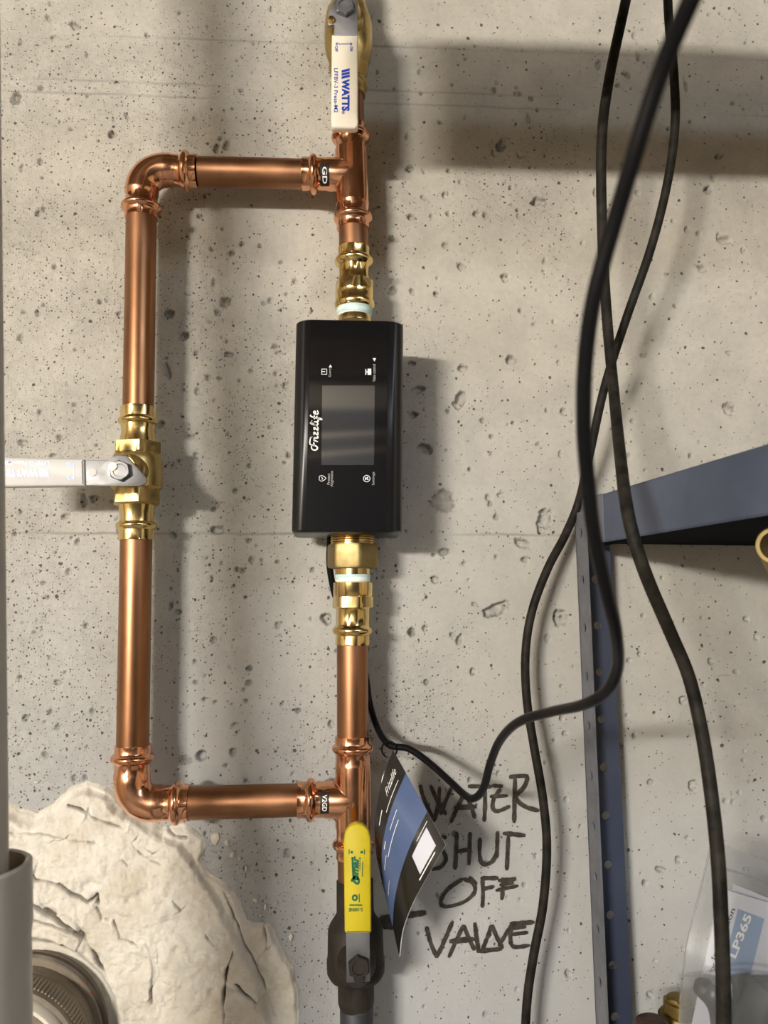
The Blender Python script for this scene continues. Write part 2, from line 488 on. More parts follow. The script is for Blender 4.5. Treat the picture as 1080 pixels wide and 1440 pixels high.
# ------------------------------------------------------------------ room
RX0, RX1, RY0, RH = -1.75, 2.0, -3.1, 2.55
def slab(name, lo, hi, mat):
    lo = Vector(lo); hi = Vector(hi); c = (lo + hi) / 2; h = (hi - lo) / 2
    return struct(build(name, MB().box(c, Vector((h.x, 0, 0)), Vector((0, h.y, 0)), Vector((0, 0, h.z))), mat, smooth=0))
slab('floor', (RX0, RY0, -.06), (RX1, .10, 0), 'room_floor')
slab('ceiling', (RX0, RY0, RH), (RX1, .10, RH + .06), 'room_ceiling')
slab('wall_left', (RX0 - .08, RY0, 0), (RX0, .10, RH), 'room_wall')
slab('wall_right', (RX1, RY0, 0), (RX1 + .08, .10, RH), 'room_wall')
slab('wall_front', (RX0, RY0 - .08, 0), (RX1, RY0, RH), 'room_far')
slab('trim_1', (-.60, RY0, 2.27), (.9, RY0 + .05, 2.38), 'pale_trim')
for k, (za, zb_) in enumerate(((2.14, 2.15), (2.02, 2.10))):
    struct(build('trim_%d' % (20 + k), MB().tube([(-.9, RY0 + .04, za - .06), (1.1, RY0 + .04, zb_ + .06)], .014, 10), 'pale_trim'))
for k in range(7):
    y = RY0 + .2 + k * .42
    slab('trim_%d' % (k + 2), (RX0, y - .02, RH - .16), (RX1, y + .02, RH), 'room_ceiling')

# concrete back wall: a fine relief where the photograph looks, plain slab around it
x0, x1 = P(-25, 1300, 0).x - .02, P(1105, 100, 0).x + .03
z0, z1 = P(540, 1465, 0).z - .02, P(540, -25, 0).z + .05
STEP = .00118
xs = np.arange(x0, x1, STEP); zs = np.arange(z0, z1, STEP)
X, Z = np.meshgrid(xs, zs)
SHADE_DIRT = np.zeros(X.shape)  # mask that paints shade and dirt into the wall pits
H = .0012 * (1 - fbm(X * 9, Z * 9, 1, 4)) + .0003 * fbm(X * 90, Z * 90, 5, 3)
PITS = [(670,300,11,9),(683,302,9,9),(578,304,11,10),(607,303,7,7),(626,273,10,10),(598,277,12,7),(576,236,12,11),(705,203,14,22),(743,165,6,16),(728,131,12,8),
 (695,125,7,10),(730,217,5,11),(757,282,14,14),(765,283,9,12),(838,270,7,14),(752,285,9,9),(650,374,12,10),(626,344,9,8),(711,390,12,13),(553,408,16,12),(580,410,7,12),
 (613,413,9,8),(766,366,5,10),(729,303,5,9),(718,263,5,8),(648,255,7,6),(597,241,6,5),(619,171,8,7),(573,191,6,11),(653,164,6,8),(590,100,5,11),(735,70,4,5),
 (1019,337,22,12),(989,377,16,11),(996,266,12,14),(983,328,8,8),(938,385,8,4),(897,78,6,16),(841,90,7,18),(869,119,7,8),(964,120,5,26),(1011,219,14,8),(1025,575,20,17),
 (1026,496,10,5),(905,500,9,5),(950,430,6,6),(885,640,6,6),(589,547,19,11),(597,631,22,13),(580,583,14,10),(622,705,36,33),(647,563,17,28),(580,511,12,8),(651,518,17,10),
 (719,506,14,13),(786,510,6,9),(722,594,7,6),(691,614,8,7),(757,624,8,5),(788,638,5,11),(793,578,9,11),(687,699,8,9),(704,696,9,7),(765,730,17,34),(698,727,8,8),(624,776,15,11),
 (653,793,7,6),(612,815,10,11),(735,764,24,12),(740,787,12,9),(787,868,22,24),(696,858,36,16),(713,849,12,9),(579,888,11,12),(598,884,7,10),(661,660,6,7),
 (580,892,9,8),(610,780,8,6),(668,850,9,5),(600,960,8,8),(646,900,9,12),(665,945,8,10),(745,985,7,8),(790,1010,6,8),(915,1100,9,7),(975,1105,11,13),(930,1224,14,8),
 (907,1242,7,7),(967,1179,7,5),(893,1035,7,7),(960,985,10,12),(900,920,7,7),(1040,1115,6,5),(1035,945,8,6),(1050,870,9,6),(1000,930,7,10),(940,870,8,9),
 (158,188,12,12),(305,208,9,15),(319,204,10,16),(67,24,6,13),(29,58,5,12),(76,52,11,7),(22,137,14,22),(104,35,18,10),(99,181,7,6),(56,226,7,12),(122,77,5,6),
 (30,235,5,12),(178,163,5,14),(282,304,10,8),(238,441,14,13),(259,472,15,11),(236,522,8,24),(300,397,6,12),(317,424,14,16),(305,440,6,9),(295,453,8,5),(258,548,7,5),
 (234,503,8,5),(275,496,7,8),(292,531,9,9),(308,532,8,6),(322,498,11,9),(318,480,5,7),(371,426,8,6),(380,422,8,8),(387,486,8,8),(392,496,12,5),(388,525,6,7),(402,541,10,8),
 (395,368,7,5),(415,395,10,8),(298,350,8,7),(277,550,7,10),(31,621,14,9),(83,615,8,9),(118,704,8,20),(133,701,12,9),(94,726,16,7),(168,745,9,12),(104,568,8,6),(226,597,9,12),
 (73,640,9,6),(243,752,9,10),(28,720,6,6),(241,654,6,5),(305,745,16,12),(300,716,9,7),(330,690,8,6),(275,640,9,8),(350,655,7,7),(283,1063,14,14),(328,1058,9,11),(460,870,16,16),
 (60,820,8,6),(120,880,9,8),(80,960,10,7),(35,1010,7,9),(130,1000,6,8),(300,900,9,9),(350,960,10,8),(390,880,7,9),(420,1000,8,8),(330,1020,9,6),(275,960,7,7),(250,860,9,6),
 (440,800,6,7),(390,790,8,6),(350,760,7,6),(400,650,6,5),(380,600,8,6),(930,60,9,6),(1000,20,10,6),(1050,60,6,6),(905,40,7,5),(1030,145,6,8),(940,180,6,7),(970,170,5,6)]
NPITS = 420
for k in range(NPITS):
    left = RNG.rand() < .55
    px = RNG.uniform(0, 540) if left else RNG.uniform(520, 1085)
    py = RNG.uniform(-10, 1450)
    s = 3.5 + 4.5 * RNG.rand() ** 2.5
    PITS.append((px, py, s, s * RNG.uniform(.7, 1.6)))
for i, (px, py, w, h) in enumerate(PITS):
    c = P(px, py, 0); s = .76 / FPX * .5
    rx, rz = w * s, h * s; m = 1.8 * max(rx, rz)
    i0, i1 = np.searchsorted(xs, [c.x - m, c.x + m]); j0, j1 = np.searchsorted(zs, [c.z - m, c.z + m])
    if i1 <= i0 or j1 <= j0: continue
    xx = X[j0:j1, i0:i1]; zz = Z[j0:j1, i0:i1]
    a = RNG.uniform(-.5, .5); u = (xx - c.x) * math.cos(a) + (zz - c.z) * math.sin(a); v = -(xx - c.x) * math.sin(a) + (zz - c.z) * math.cos(a)
    rr = np.sqrt((u / rx) ** 2 + (v / rz) ** 2) + .9 * (fbm(xx * 260 + i, zz * 260, i % 7, 3) - .45)
    depth = min(.0075, 1.3 * min(rx, rz) + .0010)
    k = np.clip(2.6 * (1.02 - rr), 0, 1)
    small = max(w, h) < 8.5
    rim = np.exp(-((rr - .92) / .16) ** 2) * (fbm(xx * 300, zz * 300, i % 5, 2) > .33)  # rim shade of the larger pits, painted as a broken dark ring
    SHADE_DIRT[j0:j1, i0:i1] = np.maximum(SHADE_DIRT[j0:j1, i0:i1], k * RNG.uniform(.6, 1.0) if small else np.maximum(.35 * k, .85 * rim))
    H[j0:j1, i0:i1] += depth * (k ** .7) * (.75 + .5 * fbm(xx * 400, zz * 400, 3, 2))
edge = np.minimum(np.minimum(X - xs[0], xs[-1] - X), np.minimum(Z - zs[0], zs[-1] - Z)) / .01
H = H * np.clip(edge, 0, 1)
wall = struct(grid_mesh('wall_back', X, H, Z, None, 'concrete', attr=SHADE_DIRT))
fr = MB()
a0, a1, b0, b1 = xs[0], xs[-1], zs[0], zs[-1]
for lo, hi in (((RX0, 0), (a0, RH)), ((a1, 0), (RX1, RH)), ((a0, 0), (a1, b0)), ((a0, b1), (a1, RH))):
    fr.add([(lo[0], 0, lo[1]), (hi[0], 0, lo[1]), (hi[0], 0, hi[1]), (lo[0], 0, hi[1])], [(0, 1, 2, 3)])
surround = build('wall_surround', fr, 'concrete', parent=wall, smooth=0)
surround['kind'] = 'structure'
slab('wall_core', (RX0, .012, 0), (RX1, .10, RH), 'room_wall')

# ceiling duct-beam to the right above the frame: it throws the broad band of shade on the wall
def shade_beam():
    t = .30 / -LAMP.y
    top = P(800, 66, 0); bot = P(800, 243, 0); left = P(592, 150, 0)
    q = lambda w: w + (LAMP - w) * t
    zt, zb, xl = q(top).z, q(bot).z, q(left).x
    return slab('beam', (xl, -.33, zb), (RX1, -.29, zt), 'room_ceiling')
shade_beam()

# ------------------------------------------------------------------ handwriting on the wall
def ch(x, y): return P(500 + x / 3.6, 1000 + y / 3.6, -.0007)
def word(name, label, strokes, w=.0048):
    mb = MB()
    for k, st in enumerate(strokes):
        wd = w
        if isinstance(st[0], (int, float)): wd = st[0]; st = st[1]
        wd *= .76
        path = smooth_path([tuple(ch(*p)) for p in st], 6) if len(st) > 2 else np.array([np.array(ch(*st[0])) * (1 - t) + np.array(ch(*st[1])) * t for t in np.linspace(0, 1, 7)])
        path = path - np.array([0, k * .00003, 0])
        ws = [wd * (.85 + .3 * RNG.rand()) for _ in path]; ws[0] *= .6; ws[-1] *= .55
        stroke(mb, path, ws)
    o = build(name, mb, 'mark', parent=wall, smooth=0)
    o['label'] = label
    return o
word('handwritten_word', 'word WATER written in black marker on the concrete', [[(326, 372), (345, 440), (398, 560)], [(398, 560), (420, 470), (426, 382)], [(380, 375), (415, 455), (460, 525)], [(488, 382), (455, 460), (430, 525)],
    [(482, 566), (515, 490), (552, 412)], [(552, 412), (580, 470), (604, 545)], (.0062, [(497, 488), (612, 484)]),
    (.0055, [(568, 380), (690, 382)]), [(652, 385), (654, 470), (650, 560)],
    [(735, 392), (700, 440), (693, 490), (720, 506), (782, 480)], [(678, 432), (770, 428)],
    (.0055, [(776, 334), (830, 328), (866, 334), (850, 385), (798, 436)]), [(806, 330), (803, 450), (801, 566)], (.0055, [(798, 432), (850, 480), (928, 505)]), [(745, 380), (690, 376)]])
word('handwritten_word', 'word SHUT written in black marker on the concrete', [[(462, 640), (415, 640), (400, 672), (440, 705), (458, 750), (430, 790), (382, 800)], [(514, 612), (510, 710), (506, 802)], [(580, 612), (578, 700), (574, 780)], [(506, 712), (580, 700)],
    [(630, 640), (628, 730), (645, 775), (690, 762), (715, 715)], [(718, 608), (716, 680), (712, 745)], (.0062, [(745, 618), (858, 630)]), [(772, 632), (768, 720), (764, 806)]])
word('handwritten_word', 'word OFF written in black marker on the concrete', [[(545, 848), (470, 900), (432, 960), (455, 990), (545, 968), (600, 920), (596, 875), (545, 848)], [(575, 838), (612, 880)], [(640, 840), (644, 920), (641, 996)], (.0055, [(632, 846), (722, 846)]), [(640, 902), (702, 888)],
    [(746, 842), (744, 900), (740, 956)], (.0055, [(720, 858), (812, 850)]), [(708, 908), (822, 884)], [(728, 880), (800, 868)]])
word('handwritten_word', 'word VALVE written in black marker on the concrete', [[(358, 1090), (378, 1170), (410, 1248)], [(410, 1248), (450, 1160), (492, 1062)], [(470, 1248), (505, 1170), (545, 1082)], [(545, 1082), (572, 1150), (602, 1212)], (.0065, [(474, 1166), (602, 1154)]),
    [(602, 1070), (612, 1150), (622, 1218)], (.0058, [(612, 1216), (740, 1204)]), [(640, 1210), (668, 1140), (688, 1082)], [(688, 1082), (712, 1140), (744, 1204)], [(722, 1190), (765, 1120), (800, 1066)],
    [(792, 1072), (782, 1140), (798, 1192), (882, 1186)], (.0058, [(780, 1078), (905, 1068)]), [(790, 1130), (872, 1120)], [(770, 1100), (862, 1092)]])
word('handwritten_arrow', 'black marker arrow pointing at the yellow-handled valve', [(.0075, [(358, 1020), (250, 1036)]), (.007, [(262, 1036), (190, 1052), (132, 1072)]), (.010, [(120, 1070), (160, 1052), (205, 1046)]), (.008, [(130, 1078), (165, 1088), (208, 1084)])])

# ------------------------------------------------------------------ mortar patch
def wxz(pts, Y=0): return [(P(x, y, Y).x, P(x, y, Y).z) for x, y in pts]
def pc(pts): return [(x * .4074, 1080 + y * .4074) for x, y in pts]
OUT = wxz([(-60, 1118), (7, 1121), (28, 1134), (49, 1143), (72, 1134), (98, 1110), (122, 1101), (150, 1102), (167, 1119), (180, 1140), (228, 1159), (261, 1159), (285, 1178), (284, 1207), (302, 1231), (338, 1262), (350, 1290), (362, 1294), (378, 1298), (392, 1321), (414, 1361), (421, 1406), (418, 1452), (405, 1520), (-60, 1520)])
MAIN = wxz([(-60, 1126), (7, 1130), (49, 1152), (78, 1140), (104, 1116), (126, 1108), (150, 1112), (170, 1135), (225, 1165), (258, 1180), (272, 1205), (290, 1222), (312, 1260), (336, 1300), (358, 1352), (378, 1405), (392, 1450), (395, 1520), (-60, 1520)])
px0 = P(-40, 1300, 0).x; px1 = P(432, 1300, 0).x; pz0 = P(200, 1470, 0).z; pz1 = P(200, 1090, 0).z
gx = np.arange(px0, px1, .0008); gz = np.arange(pz0, pz1, .0008)
PX, PZ = np.meshgrid(gx, gz)
wx = PX + .010 * (fbm(PX * 45, PZ * 45, 2, 3) - .47); wz = PZ + .010 * (fbm(PX * 45, PZ * 45, 9, 3) - .47)
so = np.where(inside(wx, wz, OUT), 1, -1) * seg_dist(wx, wz, OUT, True)
sm = np.where(inside(wx, wz, MAIN), 1, -1) * seg_dist(wx, wz, MAIN, True)
sst = lambda x: np.clip(x, 0, 1) ** 2 * (3 - 2 * np.clip(x, 0, 1))
ph = .0030 * sst(so / .004) + .0080 * sst(sm / .007) + .0055 * sst(sm / .07)
amp = sst(so / .006)
ph += amp * (.0060 * (fbm(PX * 22 + PZ * 9, PZ * 26, 4, 4) - .47) + .0040 * np.abs(fbm(PX * 40, PZ * 55 + PX * 20, 6, 4) - .47) * 2 + .0022 * (fbm(PX * 120, PZ * 120, 8, 3) - .47))
CR = [([(240, 125), (330, 170), (430, 210), (470, 280), (520, 320), (555, 335)], 2.6), ([(20, 215), (140, 225), (240, 245), (330, 255)], 1.3), ([(240, 60), (170, 125), (120, 158)], 1.2),
      ([(100, 325), (130, 375), (210, 390), (260, 430), (310, 450), (340, 430), (350, 490), (380, 515)], 2.8), ([(90, 440), (200, 500), (290, 560), (330, 620), (350, 660), (375, 700)], 3.4),
      ([(400, 520), (420, 575), (490, 600)], 2.2), ([(810, 620), (785, 690), (775, 790), (775, 884)], 2.6), ([(820, 745), (885, 805)], 2.2), ([(715, 560), (740, 600)], 2.4), ([(545, 600), (555, 700), (530, 750), (535, 800)], 1.7),
      ([(560, 200), (600, 240), (640, 245)], 2.4), ([(90, 505), (180, 525), (290, 560)], 2.0), ([(230, 595), (275, 640)], 2.2), ([(20, 100), (60, 125), (120, 158)], 2.4), ([(500, 275), (530, 295), (575, 265)], 1.6), ([(600, 455), (630, 485)], 1.3), ([(580, 530), (600, 555)], 1.3),
      ([(430, 315), (445, 335)], 1.4), ([(340, 470), (355, 510)], 2.2), ([(700, 330), (770, 440), (820, 560), (880, 680), (950, 870)], 1.5), ([(910, 540), (925, 660)], 1.2)]
MD = np.zeros(PX.shape)
ph += amp * .0016 * (np.abs(fbm(PX * 170 + PZ * 60, PZ * 190, 5, 3) - .44) * 2 - .2)
for pts, w in CR:
    pw = wxz(pc(pts), -.008); d = seg_dist(PX + .003 * (fbm(PX * 90, PZ * 90, 1, 3) - .47), PZ + .006 * (fbm(PX * 70, PZ * 70, 3, 3) - .47), pw)
    brk = np.clip(3.2 * (fbm(PX * 60, PZ * 60, int(w * 10) % 9, 3) - .22), .15, 1)
    ww = w * .00042 * brk + .0002
    cm = np.exp(-(d / ww) ** 2) * brk
    MD = np.maximum(MD, cm * min(1, w / 2.4))
    ph -= amp * (.0060 * min(1.2, w / 2.4)) * cm
    side = amp * .0020 * min(1, w / 2.4) * np.exp(-(d / .006) ** 2) * np.sign(fbm(PX * 30, PZ * 30, 2, 2) - .38)
    ph += side * (d > ww)
for px, py, w, dp in ((128, 1240, 10, .004), (200, 1255, 7, .004), (185, 1262, 6, .003), (284, 1420, 12, .004), (330, 1300, 4, .003), (250, 1330, 5, .003), (300, 1390, 6, .003), (400, 1400, 12, .003)):
    c = P(px, py, -.008); d = np.hypot(PX - c.x, PZ - c.z) / (w * .0007); ph -= dp * np.exp(-d ** 2 * 1.2)
dc = P(42, 1450, 0); rd = np.hypot(PX - dc.x, PZ - dc.z) + .004 * (fbm(PX * 60, PZ * 60, 7, 3) - .47)
ph *= .12 + .88 * sst((rd - .0755) / .012)
ph = np.maximum(ph, .0004)
ph = np.where(so > 0, ph, -.003 + 0 * ph)
patch_loc = Vector((PATCH_C.x, 0, PATCH_C.z))
patch = grid_mesh('mortar_patch', PX, -ph, PZ, so > -.0006, 'mortar', off=patch_loc, attr=MD)
tag(patch, 'lumpy cracked cream mortar patch sealing the wall around the big drain pipe', 'mortar patch')
for (px, py, w, h) in ((303, 1179, 12, 17), (319, 1184, 7, 10), (326, 1201, 7, 9), (337, 1208, 5, 6), (346, 1222, 5, 9), (357, 1240, 3, 5), (359, 1266, 7, 6), (373, 1275, 5, 9), (366, 1287, 4, 4), (409, 1318, 6, 10), (51, 1100, 8, 3), (388, 1270, 3, 5)):
    mb = MB(); c = P(px, py, 0); n = 14; s = .76 / FPX / 2
    rg = []
    rad = [RNG.uniform(.7, 1.2) for _ in range(n)]
    for q, y in ((1.0, .0006), (.85, -.0011), (.45, -.0017), (.05, -.0019)):
        rg.append([c + Vector((math.cos(2 * math.pi * k / n) * w * s * rad[k] * q, y, math.sin(2 * math.pi * k / n) * h * s * rad[k] * q)) for k in range(n)])
    mb.rings(rg)
    build('mortar_splash', mb, 'mortar', parent=patch)

# ------------------------------------------------------------------ pipes and fittings
K = .000667
YA = -.042                     # axis plane of the pipework
RP = .0143
def ax(px, py): return P(px, py, YA)
def pipe(a, b, label, mat='copper_pipe', name='copper_pipe', r=RP):
    A, B = ax(*a), ax(*b); L = (B - A).length; n = (B - A)
    mb = MB().lathe(A, n, [(0, r - .0012), (.0006, r), (L - .0006, r), (L, r - .0012)], 40)
    return tag(build(name, mb, mat, loc=A), label, 'pipe' )
# profile of a press socket, from its open end into the fitting (mm)
def sock(mm, hexy=.35, bead=5.3):
    r = RP * 1000
    b = bead - .5
    return [(0, r + .3, 0), (0.2, r + 1.4, 0), (1.0, r + 1.8, hexy), (6.6, r + 1.7, hexy), (7.6, r + 1.9, .1), (8.4, r + b - 1.7, 0), (9.4, r + b - .6, 0), (10.7, r + b - .1, 0), (12.1, r + b - .1, 0), (13.4, r + b - .6, 0), (14.5, r + b - 1.7, 0), (15.3, r + 1.9, .1), (16.4, r + 1.4, hexy), (24, r + 1.4, hexy), (25.5, r + 1.6, 0), (mm, r + 1.6, 0)]
def prof_m(pr): return [(a / 1000, b / 1000, *(c[0:1])) for a, b, *c in pr]
def socket(parent, end, into, mm, mat, hrot, name='press_socket', hexy=.35):
    """end: pixel of the open end; into: pixel towards the fitting"""
    A, B = ax(*end), ax(*into)
    mb = MB().lathe(A, B - A, prof_m(sock(mm, hexy)), 48, hrot)
    return build(name, mb, mat, parent)

pipe((279, 241.5), (426, 245), 'upper horizontal copper pipe running from the elbow to the top tee')
pipe((198.7, 306), (194.5, 577), 'long upright copper pipe above the brass valve with sideways handle')
pipe((191.6, 756), (186.6, 1050), 'long upright copper pipe below the brass valve with sideways handle')
pipe((264, 1129), (420, 1125), 'lower horizontal copper pipe above the cream mortar patch')
pipe((496.8, 319), (497.6, 355), 'short copper pipe stub between top tee and brass adapter above the black box')
pipe((495.5, 903), (496, 1038), 'upright copper pipe between lower brass adapter and bottom tee')
pipe((491, 128), (492, 181), 'copper pipe stub mostly hidden behind the cream valve handle')
pipe((497, 1204), (498, 1250), 'dark copper pipe stub hidden behind the yellow valve handle')

def elbow(end_v, start_v, end_h, start_h, corner, label, hv, hh):
    """corner: pixel where the two axes meet"""
    t = thing('copper_elbow', ax(*corner), label, 'pipe elbow')
    A, B, C = ax(*start_v), ax(*corner), ax(*start_h)
    pts = []
    n = 14
    u = (A - B); w = (C - B); r = min(u.length, w.length)
    u.normalize(); w.normalize(); a0 = B + u * r; c0 = B + w * r; o = B + (u + w) * r
    if (A - B).length > r + .0005: pts.append(A)
    for k in range(n + 1):
        th = math.pi / 2 * k / n
        pts.append(o - w * (r * math.cos(th)) - u * (r * math.sin(th)))
    if (C - B).length > r + .0005: pts.append(C)
    build('bend', MB().tube(pts, RP + .0016, 40), 'copper_bright', t)
    socket(t, end_v, start_v, (ax(*end_v) - ax(*start_v)).length * 1000 + .5, 'copper_bright', hv)
    socket(t, end_h, start_h, (ax(*end_h) - ax(*start_h)).length * 1000 + .5, 'copper_bright', hh)
    return t
elbow((198.6, 308), (199.3, 270), (278, 241), (233, 239.5), (199.8, 238.8), 'polished copper press elbow at the top corner of the loop', 10, 35)
elbow((186.7, 1047), (185.4, 1097), (267, 1128.5), (218, 1129.5), (184.6, 1130), 'polished copper press elbow at the bottom corner beside the mortar patch', 25, 5)

def tee(top, bot, branch, mid, label, stick, txt, h):
    t = thing('copper_tee', ax(*mid), label, 'pipe tee')
    A, B = ax(*top), ax(*bot); L = (B - A).length
    dirv = (B - A).normalized()
    m = (ax(*mid) - A).dot(dirv)
    r = RP + .0018
    build('tee_body', MB().lathe(A + dirv * .0255, dirv, [(0, RP + .0016), (.003, r), (L - .054, r), (L - .051, RP + .0016)], 48), 'copper_bright', t)
    socket(t, top, mid, 26, 'copper_bright', h)
    socket(t, bot, mid, 26, 'copper_bright', h + 20)
    E, F = ax(*branch), ax(*mid)
    Lb = (F - E).length * 1000; rr = RP * 1000
    pr = sock(27) + [(Lb - rr - 4.5, rr + 1.6, 0), (Lb - rr - 2, rr + 2.4, 0), (Lb - rr + .8, rr + 4.2, 0), (Lb - rr + 4, rr + 5.6, 0)]
    # the branch flares into a saddle where it meets the run
    mb = MB().lathe(E, F - E, prof_m(sock(Lb - 3)), 48, h)
    build('branch_socket', mb, 'copper_bright', t)
    # saddle fillet
    d = (F - E).normalized(); up = dirv; fz = d.cross(up)
    rg = []
    for q in range(6):
        f = q / 5
        ring = []
        for k in range(40):
            a = 2 * math.pi * k / 40; cu, cf = math.cos(a), math.sin(a)
            flare = .0050 * (f ** 2) * (abs(cu) ** 1.0)
            rb = RP + .0012 + flare
            y = cf * (RP + .0012)
            back = math.sqrt(max(r * r - min(abs(y), r * .999) ** 2, 0))
            s0 = (F - E).length - back + .0006
            s = s0 - .0050 * (1 - f) * (.35 + .65 * abs(cu))
            ring.append(E + d * s + up * (cu * rb) + fz * y)
        rg.append(ring)
    build('saddle', MB().rings(rg, cap=False), 'copper_bright', t, smooth=80)
    # black maker's band sticker on the branch
    sx0, sx1, ang0, ang1 = stick
    s0 = (ax(sx0, branch[1]) - E).length; s1 = (ax(sx1, branch[1]) - E).length
    rs = RP + .00215
    st = build('sticker', MB().lathe(E, d, [(s0, rs), (s1, rs)], 16, a0=ang0, a1=ang1), 'sticker', t, smooth=60)
    f0 = Vector((0, -1, 0)); g = d.cross(f0)
    mb = MB(); v, f = text_mesh(txt, .02)
    lo, hi = v.min(0), v.max(0); q = (v - (lo + hi) / 2) / (hi - lo)
    aw = math.radians((ang1 - ang0) * .72); ac = math.radians((ang0 + ang1) / 2); sc = (s0 + s1) / 2; sw = (s1 - s0) * .55
    vs = []
    for a, b in q:
        th = ac + a * aw * TXT_DIR; vs.append(E + d * (sc - b * sw * TXT_DIR * -1) + (f0 * math.cos(th) + g * math.sin(th)) * (rs + .00015))
    mb.add(vs, f); build('sticker_print', mb, 'card_white', st, smooth=0)
    return t
TXT_DIR = 1
tee((492.3, 178), (496.6, 323), (424.5, 245), (495.5, 246), 'copper press tee below the cream-handled valve, pipe leading left', (451, 463, -5, 70), 'GD', 10)
tee((496, 1034), (497, 1206), (418.5, 1125), (496.5, 1124.5), 'copper press tee above the yellow-handled valve, pipe leading left', (451, 463, -38, 30), 'V2GD', 30)

# brass press adapters above and below the controller
def adapter(label, up):
    t = thing('brass_adapter', ax(497.5, 432) if up else ax(496.5, 815), label, 'pipe adapter')
    if up:
        A, B = ax(497.3, 350), ax(498.2, 398)
        L = (B - A).length
        build('press_socket', MB().lathe(A, B - A, [(0, .0146), (.0002, .0156), (.0015, .0160, .4), (.0085, .0160, .4), (.0105, .0180), (.0130, .0189), (.0155, .0180), (.0175, .0160, .1), (.019, .0156, .6), (.028, .0154, .6), (L, .0160)], 48, 10), 'brass_bright', t)
        A2, B2 = ax(498.2, 396), ax(498.6, 435); L2 = (B2 - A2).length
        build('hex_collar', MB().lathe(A2, B2 - A2, [(0, .0172, .3), (.0010, .0192, .8), (.0105, .0192, .8), (.0115, .0186), (.0125, .0184), (.0195, .0184), (.0205, .0190), (.0230, .0196), (L2 - .0015, .0190), (L2, .0178)], 48, -12), 'brass_bright', t)
        A3, B3 = ax(498.4, 430), ax(498.6, 447); L3 = (B3 - A3).length
        build('thread_tape', MB().lathe(A3, B3 - A3, [(0, .0172), (L3 * .7, .0172), (L3 * .9, .0158), (L3 + .004, .0150)], 40), 'tape', t)
    else:
        A3, B3 = ax(496, 803), ax(496.3, 820); L3 = (B3 - A3).length
        build('thread_tape', MB().lathe(A3, B3 - A3, [(0, .0152), (.0015, .0160), (L3, .0162)], 40), 'tape', t)
        A2, B2 = ax(496.5, 818), ax(496.3, 856); L2 = (B2 - A2).length
        build('hex_collar', MB().lathe(A2, B2 - A2, [(0, .0165), (.001, .0182), (.0125, .0182), (.0135, .0176), (.0138, .0194, .9), (.0235, .0194, .9), (L2, .0170, .5)], 48, -20), 'brass_bright', t)
        A, B = ax(495.3, 907), ax(496, 852); L = (B - A).length
        build('press_socket', MB().lathe(A, B - A, [(0, .0146), (.0002, .0157), (.0015, .0161, .4), (.0088, .0161, .4), (.0105, .0178), (.0130, .0187), (.0155, .0178), (.0172, .0160, .1), (.0185, .0157, .5), (L - .003, .0157, .5), (L, .0166)], 48, 15), 'brass_bright', t)
    return t
adapter('shiny brass press adapter with thread tape on top of the black box', True)
adapter('shiny brass press adapter with thread tape under the hex nut below the black box', False)

